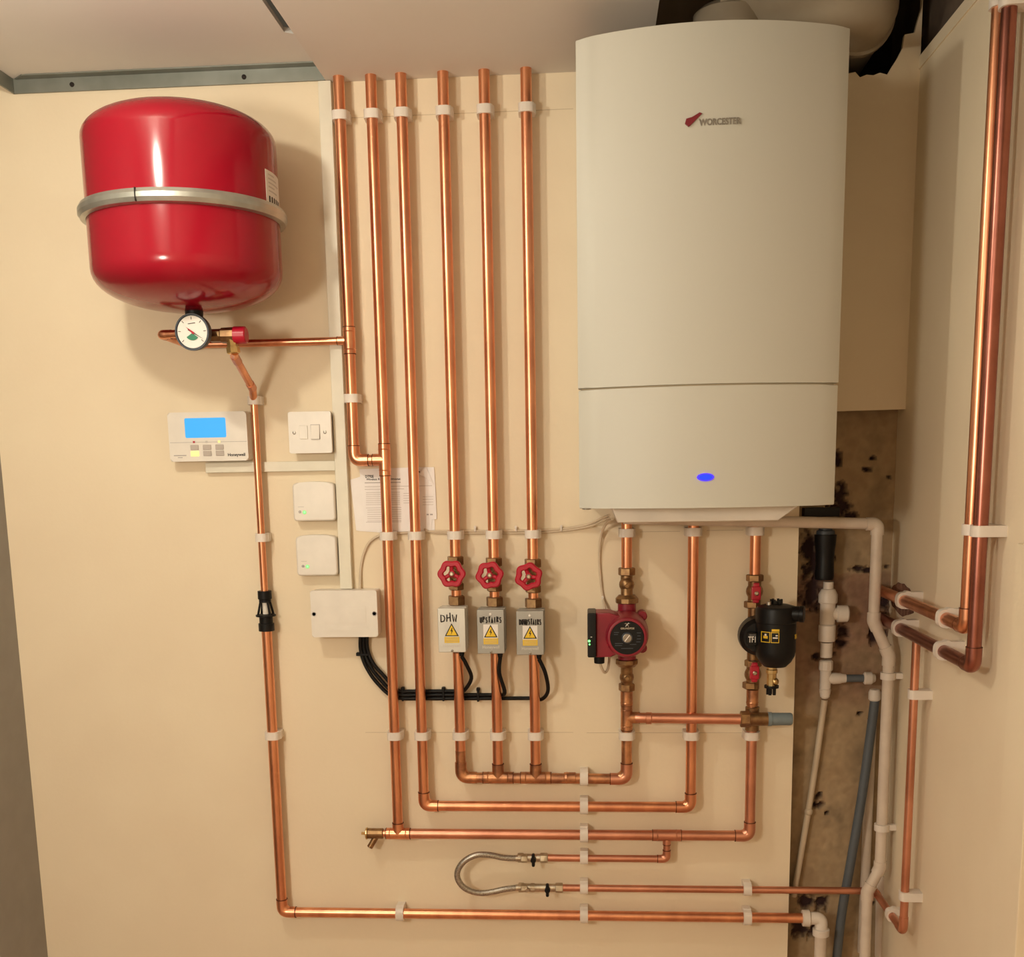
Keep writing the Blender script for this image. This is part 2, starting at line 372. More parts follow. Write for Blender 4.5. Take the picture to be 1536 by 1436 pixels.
elbow(t, (X['b'],YP,zJ), (0,0,1), (1,0,0), R22, arm=.029); tee(t, (X['b'],YP,zT), (0,0,1), (-1,0,0), R22, R15)
t = cpipe('second copper pipe from the left below the ceiling, reaching down to the drain cock run', (X['c'],YP,ZTOP))
pipe(t, [(X['c'],YP,ZTOP),(X['c'],YP,ZCC)], R22)
tee(t, (X['c'],YP,zJ), (0,0,1), (-1,0,0), R22, arm=.032)
# third pipe: down, across and back up to the boiler
t = cpipe('third copper pipe from the ceiling, looping under and up to the boiler middle', (X['d'],YP,ZTOP))
pipe(t, [(X['d'],YP,ZTOP),(X['d'],YP,ZB_),(X['i'],YP,ZB_),(X['i'],YP,Z0-.098)], R22, R=.026)
elbow(t, (X['d'],YP,ZB_), (0,0,1), (1,0,0), R22); elbow(t, (X['i'],YP,ZB_), (-1,0,0), (0,0,1), R22)
# return run with the drain cock
t = cpipe('long copper run with drain cock at its left end, rising right to the black filter', (X['c'],YP,ZCC))
zby = zP(1130,1077,.04)
pipe(t, [(X['c']-.028,YP,ZCC),(X['j'],YP,ZCC),(X['j'],YP,zby-.012)], R22, 'copper2', R=.026)
elbow(t, (X['j'],YP,ZCC), (-1,0,0), (0,0,1), R22, 'copper2'); tee(t, (X['c'],YP,ZCC), (1,0,0), (0,0,1), R22, m='copper')
xs = P(1000,1290,.03).x; tee(t, (xs,YP,ZCC), (1,0,0), (0,0,-1), R22, R15, 'copper2', arm=.030, barm=.020)
bm = new(); x0 = P(560,1252,.03).x
cyl(bm, (x0+.020,YP,ZCC), (X['c']-.024,YP,ZCC), R15, 20); obj('drain_stub', bm, 'copper', t)
dk = new(); cyl(dk, (x0-.012,YP,ZCC), (x0+.022,YP,ZCC), .0115, 20, .001); cyl(dk, (x0+.008,YP,ZCC-.004), (x0-.008,YP-.006,ZCC-.030), .0066, 16, .001)
dc = obj('drain_cock', dk, 'brass', t)
bm = new(); cyl(bm, (x0-.016,YP,ZCC), (x0-.012,YP,ZCC), .013, 20, .001); box(bm, x0-.026, x0-.015, YP-.0025, YP+.0025, ZCC-.0025, ZCC+.0025); obj('spindle', bm, 'brassb', dc)
# filling-loop branch
t = cpipe('thin copper branch dropping from the long run to the upper end of the braided hose', (xs,YP,ZS))
xv1 = P(822,1290,.03).x
pipe(t, [(xs,YP,ZCC-.012),(xs,YP,ZS),(xv1,YP,ZS)], R15, 'copper2', R=.018); elbow(t, (xs,YP,ZS), (0,0,1), (-1,0,0), R15, 'copper2', arm=.019)
t = cpipe('thin copper pipe from lower hose end to the right wall, rising beside the corner', (.3,YP,ZF))
xv2 = P(843,1333,.03).x; XW = XR-.030; dY = -.247; zup = Z0-.327
pipe(t, [(xv2,YP,ZF),(XW,YP,ZF),(XW,dY,ZF+.004),(XW,dY,zup)], R15, 'copper2', R=.02)
elbow(t, (XW,dY,ZF+.004), (0,1,0), (0,0,1), R15, 'copper2', arm=.030, joints=False); elbow(t, (XW,YP,ZF), (-1,0,0), (0,-1,0), R15, 'copper2', arm=.022, joints=False)
# drain run from the safety valve
zt0 = zP(398,888,.028); zt1 = zP(398,945,.028)
t = cpipe('wide copper pipe below the black tundish, turning right along the wall bottom', (X['a'],-.028,ZD))
pipe(t, [(X['a'],-.028,zt1),(X['a'],-.028,ZD),(P(1208,1377,.028).x,-.028,ZD)], R22, 'copper', R=.026); elbow(t, (X['a'],-.028,ZD), (0,0,1), (1,0,0), R22)
# ---- tanks
YT = -.192
a_ = P(134,262,-YT); b_ = P(412,262,-YT); XT = (a_.x+b_.x)/2+.001; RTK = (b_.x-a_.x)/2*.990
ztop = P(270,164,-YT).z; zbot = P(300,467,-YT).z
t = thing('expansion_vessel', 'red round expansion vessel held by a grey steel strap, high on the left wall', 'expansion vessel', (XT,YT,zbot))
H_ = ztop-zbot; dome = .062; prof = [(0,0)]
def shoulder(z_from, z_to, up):
    out = []
    for k in range(1,15):
        a = math.pi/2*k/14; out.append((math.cos(a), math.sin(a)))
    return out
for c_, s_ in shoulder(0,0,1): prof.append((dome*1.15*(1-c_**.92 if c_>0 else 1), RTK*s_**.92))
prof.append((dome*1.15+.004, RTK))
prof.append((H_-dome-.004, RTK))
for c_, s_ in shoulder(0,0,1)[::-1]: prof.append((H_-dome*(1-c_**.92 if c_>0 else 1), RTK*s_**.92))
prof.append((H_,0))
bm = new(); lathe(bm, (XT,YT,zbot), (0,0,1), prof, 96); obj('body', bm, 'red', t, 25)
zs = P(280,291,-YT+RTK).z
bm = new(); x_, y_, z_ = frame((0,0,1)); rr_ = [(RTK+.0005,-.013),(RTK+.010,-.011),(RTK+.014,-.004),(RTK+.014,.004),(RTK+.010,.011),(RTK+.0005,.013)]
pr = [ring(bm, Vector((XT,YT,zs+h)), x_, y_, r, 96) for r,h in rr_]
for k in range(6): bridge(bm, pr[k], pr[(k+1)%6])
strap = obj('strap', bm, 'galv', t, 20)
bm = new(); q = P(214,292,.35); a = math.atan2(q.y-YT, q.x-XT)
box(bm, XT+(RTK+.0125)*math.cos(a)-.0008, XT+(RTK+.0125)*math.cos(a)+.0008, YT+(RTK+.0155)*math.sin(a), YT+(RTK+.010)*math.sin(a), zs-.011, zs+.011); obj('strap_joint', bm, 'dark', strap)
bm = new(); box(bm, XT-.03, XT+.03, YT+RTK, -.0005, zs-.018, zs+.018, .002); obj('bracket', bm, 'galv', t)
zcap = P(270,159,-YT).z-ztop+.004
bm = new(); lathe(bm, (XT-.003,YT,ztop-.004), (0,0,1), [(0,.0155),(zcap,.0155),(zcap+.003,.012),(zcap+.003,0)], 20); obj('valve_cap', bm, 'blk', t)
bm = new(); lathe(bm, (XT+.006,YT,zbot+.012), (0,0,-1), [(0,.020),(.010,.017),(.030,.0155),(.032,.0155)], 24); obj('neck', bm, 'blkm', t)
def wrap_patch(name, X0, Y0, R, a0, a1, z0, z1, m, parent, th=.0006, n=10):
    bm = new(); rows = []
    for k in range(n+1):
        a = a0+(a1-a0)*k/n
        rows.append([bm.verts.new((X0+r*math.cos(a), Y0+r*math.sin(a), z)) for r,z in ((R,z0),(R,z1),(R+th,z1),(R+th,z0))])
    for k in range(n):
        for j in range(4): bm.faces.new((rows[k][j],rows[k+1][j],rows[k+1][(j+1)%4],rows[k][(j+1)%4]))
    bm.faces.new(rows[0]); bm.faces.new(rows[-1][::-1]); return obj(name, bm, m, parent)
zl0, zl1 = P(405,298,.25).z, P(405,249,.25).z
lb = wrap_patch('label', XT, YT, RTK, math.radians(-14), math.radians(12), zs+.010, zl1, 'lab', t)
for k in range(5): wrap_patch('print', XT, YT, RTK+.0006, math.radians(-11), math.radians(-2+k%3*4), zl1-.008-.007*k, zl1-.0055-.007*k, 'inkl', lb, .0002, 5)
for k in range(6): wrap_patch('bar_code', XT, YT, RTK+.0006, math.radians(-11+3.4*k), math.radians(-9.3+3.4*k), zs+.014, zs+.026, 'ink', lb, .0002, 2)
# safety valve and gauge
GD = .245
g = P(288,498,GD); zv = P(330,502,.21).z
t = thing('safety_valve', 'brass safety valve with red cap and round gauge under the red vessel', 'valve', (XT+.006,YT,zv))
bm = new(); XN = XT+.006; tube(bm, [(XN,YT,zbot-.018),(XN,YT,zv)], .013, 20); xs0 = P(312,502,.20).x; xe0 = P(350,502,.20).x-xs0; lathe(bm, (xs0,YT,zv), (1,0,0), [(0,.009),(.003,.0125),(xe0*.45,.0125),(xe0*.5,.0145),(xe0,.0150)], 8, .2); cyl(bm, (XN,YT,zv), (xs0+.01,YT,zv), .010, 16)
obj('body', bm, 'brass', t)
rc0 = P(349,502,.20).x; rc1 = P(368,502,.20).x
bm = new(); lathe(bm, (rc0,YT,zv), (1,0,0), [(0,.0135),(.001,.0165),((rc1-rc0)-.002,.0160),(rc1-rc0,.0135)], 12); obj('cap', bm, 'redp', t)
bm = new(); qo = P(349,520,.20); lathe(bm, (qo.x-.003,YT-.002,zv-.008), (.10,0,-1), [(0,.010),(.012,.010),(.013,.0125),(.024,.0125),(.026,.010)], 6, .1); obj('outlet_nut', bm, 'brassb', t)
bm = new(); cyl(bm, (XN-.01,YT,zv), (g.x+.002,YT-.03,g.z), .008, 16); obj('gauge_stem', bm, 'nickel', t)
RG = 26.5/1650*(CAMD-GD)*1.02
gd = Vector((-.08,-1,-.05)).normalized()
bm = new(); lathe(bm, Vector((g.x,-GD,g.z))-gd*.018, gd, [(0,RG*.85),(.003,RG*.95),(.016,RG),(.019,RG*.98),(.019,RG*.90),(.016,RG*.89)], 40); gg = obj('gauge', bm, 'grey', t)
gx, gy, gz = frame(gd); gc = Vector((g.x,-GD,g.z))
def onface(u, v, h=0): # u right, v up on the gauge face
    right = Vector((1,0,0)); right = (right-gd*right.dot(gd)).normalized(); upv = gd.cross(right)*-1
    if upv.z < 0: upv = -upv
    return gc + right*u + upv*v + gd*h
bm = new(); lathe(bm, gc-gd*.0022, gd, [(0,RG*.86),(.0012,RG*.86)], 40); obj('dial', bm, 'face', gg)
def flatpoly(name, pts, m, parent, h=.0, th=.0006):
    bm = new(); A = [bm.verts.new(onface(u,v,h)) for u,v in pts]; B = [bm.verts.new(onface(u,v,h+th)) for u,v in pts]
    bm.faces.new(A[::-1]); bm.faces.new(B); bridge(bm, A, B); return obj(name, bm, m, parent)
flatpoly('green_zone', [(0,-.002)]+[(RG*.42*math.cos(math.radians(a)), -.001+RG*.42*math.sin(math.radians(a))) for a in range(215,330,15)], 'green', gg, -.0006)
def needle(a0, L, w_, m, h):
    c_, s_ = math.cos(a0), math.sin(a0); return flatpoly('needle', [(-s_*w_-c_*L*.35,c_*w_-s_*L*.35),(s_*w_-c_*L*.35,-c_*w_-s_*L*.35),(c_*L,s_*L)], m, gg, h)
needle(math.radians(-32), RG*.72, .0012, 'ink', .0002); needle(math.radians(140), RG*.42, .0022, 'redp', .0008)
for k in range(7):
    a = math.radians(-40+k*43.3); c_, s_ = math.cos(a), math.sin(a)
    flatpoly('tick', [(c_*RG*.66-s_*.0004,s_*RG*.66+c_*.0004),(c_*RG*.8-s_*.0004,s_*RG*.8+c_*.0004),(c_*RG*.8+s_*.0004,s_*RG*.8-c_*.0004),(c_*RG*.66+s_*.0004,s_*RG*.66-c_*.0004)], 'ink', gg, -.0006)
flatpoly('dial_print', [(-.007,.014),(.007,.0155),(.007,.0165),(-.007,.015)], 'ink', gg, -.0006)
# thin feed pipe to the vessel
t = cpipe('thin copper pipe joining the leftmost vertical pipe to the red vessel valve', (X['b'],YP,zT))
ql = P(240,505,.18); zfr = P(262,501,.18).z
pipe(t, [(X['b']-.012,YP,zT),(ql.x,YP,zT),(ql.x,-.175,zfr),(XN-.012,-.182,zfr)], R15, 'copper', R=.016)
elbow(t, (ql.x,YP,zT), (1,0,0), (0,-1,0), R15, arm=.017, joints=False); elbow(t, (ql.x,-.175,zfr), (0,1,0), (1,0,0), R15, arm=.02)
t = cpipe('thin copper pipe bending from the safety valve down to the black tundish', (X['a'],-.028,zt0))
qa_ = (qo.x+.001,YT-.002,zv-.030); qb_ = P(352,535,.175); qc_ = P(379,583,.05); zc1 = zP(381,601,.028)
pipe(t, [qa_, qb_, qc_, (X['a'],-.028,zc1), (X['a'],-.028,zt0)], R15, 'copper', R=.02)
bm = new(); dv=(Vector(qc_)-Vector(qb_)).normalized(); cyl(bm, Vector(qb_)-dv*.002, Vector(qb_)+dv*.022, R15*1.15, 18, .0006); obj('socket', bm, 'copper2', t); bm = new(); cyl(bm, Vector(qc_)-dv*.022, Vector(qc_), R15*1.15, 18, .0006); obj('socket', bm, 'copper2', t)
# tundish
t = thing('tundish', 'black plastic tundish with open windows on the far left copper pipe', 'tundish', (X['a'],-.028,zt1))
h_ = zt0-zt1; bm = new(); c0 = Vector((X['a'],-.028,zt1))
lathe(bm, c0, (0,0,1), [(-.002,.0115),(-.002,.0165),(.014,.0165),(.0145,.014),(h_*.34,.014),(h_*.36,.021),(h_*.40,.021),(h_*.42,.012)], 24)
lathe(bm, c0, (0,0,1), [(h_*.72,.0085),(h_*.74,.0125),(h_*.80,.0125),(h_*.82,.0145),(h_+.002,.0145),(h_+.002,.008)], 24)
for k in range(4):
    a = math.radians(45+90*k); v = Vector((math.cos(a),math.sin(a),0)); cyl(bm, c0+v*.0185+Vector((0,0,h_*.38)), c0+v*.0105+Vector((0,0,h_*.76)), .0026, 8)
obj('body', bm, 'blkm', t)
bm = new(); cyl(bm, c0+Vector((0,0,h_*.42)), c0+Vector((0,0,h_*.72)), .006, 16); obj('inner_spout', bm, 'plas', t)
# ------------------------------------------------------------------ three zone valves, gate valves and their pipes
def gate_valve(px, py, X_, label, rot):
    zc = zP(px,py,.035)
    t = thing('gate_valve', label, 'valve', (X_,YP,zc), 'gate valves with red handwheels')
    bm = new(); hexnut(bm, (X_,YP,zc+.018), (X_,YP,zc+.036), .0175); hexnut(bm, (X_,YP,zc-.034), (X_,YP,zc-.019), .0165); cyl(bm, (X_,YP,zc-.02), (X_,YP,zc+.02), .0135, 20)
    cyl(bm, (X_,YP,zc), (X_,YP-.026,zc), .011, 16); obj('body', bm, 'brass', t)
    hub = P(px-1.5,py,.082); hx, hz = hub.x, hub.z; yh = -.082
    bm = new(); n = 72; Ro = 21.0/1650*(CAMD-.08)*.97
    # six-lobed rim
    prof = [(-.006,-.0035),(-.0035,-.006),(.0035,-.006),(.006,-.0035),(.006,.0035),(.0035,.006),(-.0035,.006),(-.006,.0035)]
    rows = []
    for k in range(n):
        a = 2*math.pi*k/n; R_ = Ro-.0062 + .0017*math.cos(6*(a-rot)); rows.append([bm.verts.new((hx+(R_+u)*math.cos(a), yh+v, hz+(R_+u)*math.sin(a))) for u,v in prof])
    for k in range(n):
        for j in range(8): bm.faces.new((rows[k][j],rows[(k+1)%n][j],rows[(k+1)%n][(j+1)%8],rows[k][(j+1)%8]))
    for k in range(3):
        a = rot+math.radians(90+120*k); v = Vector((math.cos(a),0,math.sin(a))); tube(bm, [Vector((hx,yh+.003,hz))+v*.004, Vector((hx,yh+.001,hz))+v*(Ro-.010)], .0042, 10)
    cyl(bm, (hx,yh-.003,hz), (hx,yh+.010,hz), .0068, 18, .001); obj('handwheel', bm, 'redp', t)
    bm = new(); cyl(bm, (X_,YP-.02,zc), (hx,yh+.006,hz), .006, 14); lathe(bm, (hx,yh-.002,hz), (0,-1,0), [(0,.0052),(.003,.0052),(.0045,.003),(.0045,0)], 6); obj('spindle', bm, 'nickel', t)
    return zc
LET = {'D':[[(0,0),(0,1),(.5,.85),(.65,.5),(.5,.12),(0,0)]],'I':[[(.2,0),(.2,1)]],'H':[[(0,0),(.05,1)],[(.6,0),(.55,1.25)],[(.05,.5),(.6,.6)]],'W':[[(0,1),(.2,0),(.4,.7),(.6,0),(.8,1)]],
 'U':[[(0,1),(.05,.1),(.3,0),(.5,.2),(.5,1)]],'P':[[(0,0),(.05,1),(.45,.95),(.5,.6),(.05,.45)]],'S':[[(.5,.9),(.15,.95),(.05,.65),(.45,.4),(.4,.05),(0,.05)]],'T':[[(.25,0),(.28,1)],[(0,.95),(.6,1)]],
 'A':[[(0,0),(.25,1),(.5,0)],[(.1,.4),(.4,.4)]],'R':[[(0,0),(.02,1),(.42,.9),(.4,.55),(.05,.5),(.5,0)]],'O':[[(.3,1),(.02,.6),(.1,.05),(.45,.05),(.55,.6),(.3,1)]],'N':[[(0,0),(.03,1),(.45,0),(.5,1)]]}
def handwriting(s, x0, x1, z, h, y, parent, r=.0012):
    bm = new(); n = len(s); adv = (x1-x0)/n; rnd = random.Random(len(s))
    for i, ch in enumerate(s):
        ox = x0+adv*i; oz = z+rnd.uniform(-.06,.10)*h; sc = adv*.95
        for st in LET[ch]:
            pts = [(ox+u*sc*(1.1 if ch!='W' else .95), y, oz+v*h) for u,v in st]
            tube(bm, pts, r, 6)
    return obj('handwriting', bm, 'ink', parent)
def zone_valve(px0, px1, py0, py1, X_, label, cover, word, wy, light):
    D = .078; a = P(px0,py0,D); b = P(px1,py1,D); x0, x1 = a.x, b.x; z1, z0 = (a.z+P(px1,py0,D).z)/2, (b.z+P(px0,py1,D).z)/2
    t = thing('zone_valve', label, 'motorised valve', (X_,YP,(z0+z1)/2), 'motorised valves labelled by hand')
    bm = new(); box(bm, x0, x1, -D, -.038, z0, z1, .0018, 2); box(bm, x0+.003, x1+.0015, -D+.012, -.034, z0+.003, z1+.0015, .0015, 1); cv = obj('cover', bm, cover, t)
    zc = (z0+z1)/2
    bm = new(); cyl(bm, (X_,YP,z0-.004), (X_,YP,z1+.004), .0145, 20); hexnut(bm, (X_,YP,z1+.001), (X_,YP,z1+.021), .0180); obj('brass_body', bm, 'brass', t)
    cxm = (x0+x1)/2; W_ = x1-x0; Hh = z1-z0
    lx0, lx1 = cxm-W_*.27, cxm+W_*.27; lt = z1-Hh*.33; lbm = z0+Hh*.22
    bm = new(); box(bm, lx0, lx1, -D-.0004, -D+.0001, lbm, lt); l = obj('warning_label', bm, 'labt' if light else 'lab', cv)
    bm = new(); box(bm, lx0, lx1, -D-.0006, -D, lbm, lbm+Hh*.135); obj('yellow_strip', bm, 'yel', l)
    bm = new()
    for k in range(3): box(bm, lx0+.002, lx1-.002, -D-.0009, -D, lbm+Hh*(.025+.038*k), lbm+Hh*(.037+.038*k))
    obj('print', bm, 'gskt', l)
    tb = lbm+Hh*.155; tw = W_*.25; th_ = Hh*.29
    bm = new(); prism(bm, [(cxm-tw,tb),(cxm+tw,tb),(cxm,tb+th_)], 'y', -D-.0008, -D); obj('triangle_border', bm, 'ink', l)
    bm = new(); prism(bm, [(cxm-tw*.78,tb+.0018),(cxm+tw*.78,tb+.0018),(cxm,tb+th_-.0036)], 'y', -D-.0012, -D); obj('triangle', bm, 'yel', l)
    bm = new(); s_ = th_; prism(bm, [(cxm+.0008,tb+s_*.66),(cxm-.0026,tb+s_*.38),(cxm+.0001,tb+s_*.40),(cxm-.0012,tb+s_*.12),(cxm+.0028,tb+s_*.46),(cxm+.0002,tb+s_*.44),(cxm+.0020,tb+s_*.64)], 'y', -D-.0016, -D); obj('lightning_bolt', bm, 'ink', l)
    handwriting(word, x0+W_*.12, x1-W_*(.25 if len(word)<5 else .06), z1-Hh*wy, Hh*(.16 if len(word)<5 else .125), -D-.0006, cv)
    text('maker_name', 'Honeywell', .009, (cxm,-D-.0002,z0+Hh*.15), 'inkl' if light else 'boxs', cv, width=W_*.62)
    for zz, cnd in ((z0+Hh*.04,1),(z1-Hh*.10,0 if light else 1)):
        if cnd: bm = new(); lathe(bm, (cxm,-D,zz), (0,-1,0), [(0,.0026),(.001,.0026),(.0018,.0012),(.0018,0)], 12); obj('screw', bm, 'screw' if zz<zc else 'lab', cv)
    bm = new(); q = P(px1-10,py1+4,.058); lathe(bm, (x1-W_*.20,-.058,z0+.001), (0,0,-1), [(0,.0062),(.006,.0058),(.012,.0045)], 14); obj('cable_gland', bm, 'blkm', t)
    return z0, z1, Vector((x1-W_*.20,-.058,z0-.008))
vz = []
specs = [('e',679,861,(656,699,913,979),'first','DHW','leftmost of the three red-wheel valves',1,'boxs',.30),('f',736,863,(715,757,915,981),'second','UPSTAIRS','middle of the three red-wheel valves',0,'boxg',.29),('g',794.5,865,(774,816,917,983),'third','DOWNSTAIRS','rightmost of the three red-wheel valves',0,'boxg',.31)]
for key, gx_, gy_, bx, nm, word, lbl, light, cover, wy in specs:
    gz_ = gate_valve(gx_, gy_, X[key], 'red handwheel gate valve, %s, above the %s valve box'%(lbl,word), {'e':.0,'f':.15,'g':.35}[key])
    z0_, z1_, cg = zone_valve(bx[0],bx[1],bx[2],bx[3],X[key], '%s motorised valve box with %s written by hand'%('pale silver' if light else 'grey',word), cover, word, wy, light)
    vz.append(cg)
    t = cpipe('%s of three copper pipes dropping from the ceiling to red handwheels'%{'e':'left','f':'middle','g':'right'}[key], (X[key],YP,ZTOP))
    pipe(t, [(X[key],YP,ZTOP),(X[key],YP,gz_+.03)], R22)
    t = cpipe('short copper piece between red handwheel and %s valve box'%word, (X[key],YP,(gz_+z1_)/2), 'short copper pieces'); pipe(t, [(X[key],YP,gz_-.03),(X[key],YP,z1_+.018)], R22*.95)
    if key != 'e':
        t = cpipe('copper pipe from %s valve box down to the manifold'%word, (X[key],YP,ZA)); pipe(t, [(X[key],YP,z0_-.002),(X[key],YP,ZA+.012)], R22, 'copper')
zb1 = z0_
t = cpipe('tarnished copper manifold from the DHW valve box across to the pump', (X['e'],YP,ZA))
ztee = zP(940,1077,.03); zlow = zP(940,1030,.03)
pipe(t, [(X['e'],YP,zb1-.002),(X['e'],YP,ZA+.06)], R22, 'copper')
pipe(t, [(X['e'],YP,ZA+.06),(X['e'],YP,ZA),(X['h'],YP,ZA-.002),(X['h'],YP,zlow)], R22*1.02, 'copper3', R=.03)
elbow(t, (X['e'],YP,ZA), (0,0,1), (1,0,0), R22*1.03, 'copper3', arm=.034, joints=False); elbow(t, (X['h'],YP,ZA-.002), (-1,0,0), (0,0,1), R22*1.03, 'copper2', arm=.034)
for key in 'fg': tee(t, (X[key],YP,ZA), (1,0,0), (0,0,1), R22*1.03, m='copper3', arm=.032, barm=.030)
tee(t, (X['h'],YP,ztee), (0,0,1), (1,0,0), R22, m='copper3', arm=.026, barm=.026)
for sa, sb, sr in (((X['h'],YP,ztee+.026),(X['h'],YP,zlow+.004),R22*1.08),((X['e']+.045,YP,ZA),(X['e']+.062,YP,ZA),R22*1.03),((X['g']+.06,YP,ZA),(X['g']+.085,YP,ZA),R22*1.03)):
    bm = new(); sleeve(bm, sa, sb, sr); obj('socket', bm, 'copper3', t)
t = cpipe('horizontal copper bypass pipe from below the pump to the grey-capped valve', (.2,-.034,zby)); xb1 = P(1112,1077,.04).x
pipe(t, [(X['h']+.014,YP,ztee),(X['h']+.035,YP-.006,(ztee+zby)/2),(xb1,-.052,zby)], R22, 'copper2'); bm = new(); cyl(bm, (X['h']+.040,YP-.008,(ztee+zby)/2), (X['h']+.052,YP-.009,(ztee+zby)/2), R22*1.16, 20, .001); obj('socket', bm, 'copper2', t)
# ------------------------------------------------------------------ boiler
BX0, BX1, BZ0, BZ1, BD, BOW = -.0204, .4196, Z0-.0729, Z0+.6863, .350, .052
t = thing('boiler', 'large white wall boiler with bowed front panel and blue light', 'boiler', ((BX0+BX1)/2,-.175,BZ0))
def bowpoly(x0, x1, yb, e=.0):
    pts = []; n = 32; xc = (x0+x1)/2; hw = (x1-x0)/2
    for k in range(n+1):
        u = -1+2*k/n; 
        edge = .004*max(0,(abs(u)-.97)/.03)**2
        pts.append((xc+hw*u, -BD-BOW*(1-u*u)+edge+e))
    return [(x0,yb)]+pts+[(x1,yb)]
zs1 = P(1060,579,BD+.03).z
bm = new(); box(bm, BX0+.004, BX1-.004, -BD+.03, -.001, BZ0+.004, BZ1-.002, .002); obj('casing', bm, 'white', t)
bm = new(); prism(bm, bowpoly(BX0,BX1,-BD+.03), 'z', zs1+.0022, BZ1, .002); up_ = obj('front_panel', bm, 'white', t)
bm = new(); prism(bm, bowpoly(BX0+.001,BX1-.001,-BD+.03), 'z', BZ0, zs1-.0010, .002); lo_ = obj('control_door', bm, 'white', t)
bm = new(); prism(bm, bowpoly(BX0+.006,BX1-.006,-BD+.03,.008), 'z', zs1-.004, zs1+.005); obj('panel_gap', bm, 'gskt', t)
bm = new(); zt_ = P(1060,782,.28).z
xa_, xb_ = P(916,775,.28).x, P(1190,775,.28).x
vsb = [( xa_,BZ0),(xb_+.01,BZ0),(xb_-.03,zt_),(xa_+.012,zt_)]
prism(bm, vsb, 'y', -.30, -.07, .004); obj('bottom_tray', bm, 'plas', t)
bm = new(); q = P(880,765,.33); lathe(bm, (q.x,-.33,BZ0+.001), (0,0,-1), [(0,.008),(.003,.008),(.004,.004),(.004,0)], 14); obj('screw', bm, 'screw', t)
# blue lamp
def bow_y(x): u = (x-(BX0+BX1)/2)/((BX1-BX0)/2); return -BD-BOW*(1-u*u)
q = P(1058,716,.40); yq = bow_y(q.x)
def ell(cx, cz, a, b, n=36): return [(cx+a*math.cos(2*math.pi*k/n), cz+b*math.sin(2*math.pi*k/n)) for k in range(n)]
bm = new(); prism(bm, ell(q.x,q.z,.0145,.0068), 'y', yq-.0018, yq+.004, .0004); lr = obj('lamp_halo', bm, 'bluer', lo_)  # violet glow round the lamp, put in as an emissive ring
bm = new(); prism(bm, ell(q.x,q.z,.0112,.0048), 'y', yq-.0026, yq+.004, .0004); obj('blue_lamp', bm, 'blue', lr)
# badge
q = P(1079,185,.395); yq = bow_y(q.x)-.0012
text('badge_letters', 'WORCESTER', .0135, (q.x,yq,q.z), 'logo', up_, width=.066, yaw=-.02, bold=.0004)
q = P(1041,183,.395); yq = bow_y(q.x)-.001
bm = new(); prism(bm, [(q.x-.015,q.z-.004),(q.x-.009,q.z-.009),(q.x-.003,q.z-.004),(q.x+.012,q.z+.010),(q.x+.008,q.z+.0115),(q.x-.004,q.z+.005),(q.x-.013,q.z+.003)], 'y', yq-.002, yq+.002); obj('badge_mark', bm, 'logor', up_)
# boiler tails to pump and filter
t = cpipe('short copper pipe from boiler down to the pump valve', (X['h'],YP,Z0-.1)); zpv = zP(940,856,.03)
pipe(t, [(X['h'],YP,Z0-.095),(X['h'],YP,zpv-.01)], R22)
zfv = zP(1134,862,.03)
t = cpipe('short copper pipe from boiler down to the filter valve', (X['j'],YP,Z0-.1)); pipe(t, [(X['j'],YP,Z0-.098),(X['j'],YP,zfv-.01)], R22); hn = new(); hexnut(hn, (X['j'],YP,Z0-.125), (X['j'],YP,Z0-.100), .0165); obj('nut', hn, 'brass', t)
# pump and its two valves
t0 = thing('pump_valve', 'brass isolating valve on top of the red pump', 'valve', (X['h'],YP,zpv), 'brass pump valves')
XH = X['h']
zn = P(941,899,.05).z; YQ = -.042
bm = new(); hexnut(bm, (XH,YP,zpv-.010), (XH,YP,zpv+.006), .0175); cyl(bm, (XH,YP,zpv-.01), (XH,YQ,zn), .0125, 18); zz = P(941,878,.05).z; bmesh.ops.create_uvsphere(bm, u_segments=16, v_segments=10, radius=.0158, matrix=Matrix.Translation((XH,-.036,zz)))
lathe(bm, (XH,YQ,zn-.010), (0,0,1), [(0,.018),(.002,.0235),(.011,.0235),(.018,.017)], 10, .1); obj('body', bm, 'brass', t0)
bm = new(); cyl(bm, (XH,-.045,zz-.002), (XH,-.056,zz-.002), .0050, 12, .001); obj('spindle', bm, 'brass', t0)
t1 = thing('pump_valve', 'brass isolating valve below the red pump', 'valve', (XH,YP,zlow), 'brass pump valves')
zn2 = P(939,995,.05).z; zq = P(938,1018,.05).z; zbt = zP(939,1031,.03)
bm = new(); hexnut(bm, (XH,YP,zbt-.008), (XH,YP,zbt+.008), .0170); cyl(bm, (XH,YP,zbt), (XH,YQ,zn2), .0125, 18); bmesh.ops.create_uvsphere(bm, u_segments=16, v_segments=10, radius=.0150, matrix=Matrix.Translation((XH,-.036,zq)))
lathe(bm, (XH,YQ,zn2+.008), (0,0,-1), [(0,.018),(.002,.0235),(.010,.0235),(.017,.017)], 10, .1); obj('body', bm, 'brass', t1)
bm = new(); cyl(bm, (XH,-.045,zq), (XH,-.056,zq), .0050, 12, .001); obj('spindle', bm, 'brass', t1)
PD = .138
pc = P(940.7,957,PD)
t = thing('circulator_pump', 'dark red circulating pump with black round face and green lights', 'pump', (XH,YQ,pc.z))
bm = new(); cyl(bm, (XH,YQ,zn2+.006), (XH,YQ,zn-.008), .0185, 28)
lathe(bm, (pc.x,-.022,pc.z), (0,-1,0), [(0,.036),(.006,.043),(.030,.045),(.040,.042)], 36)
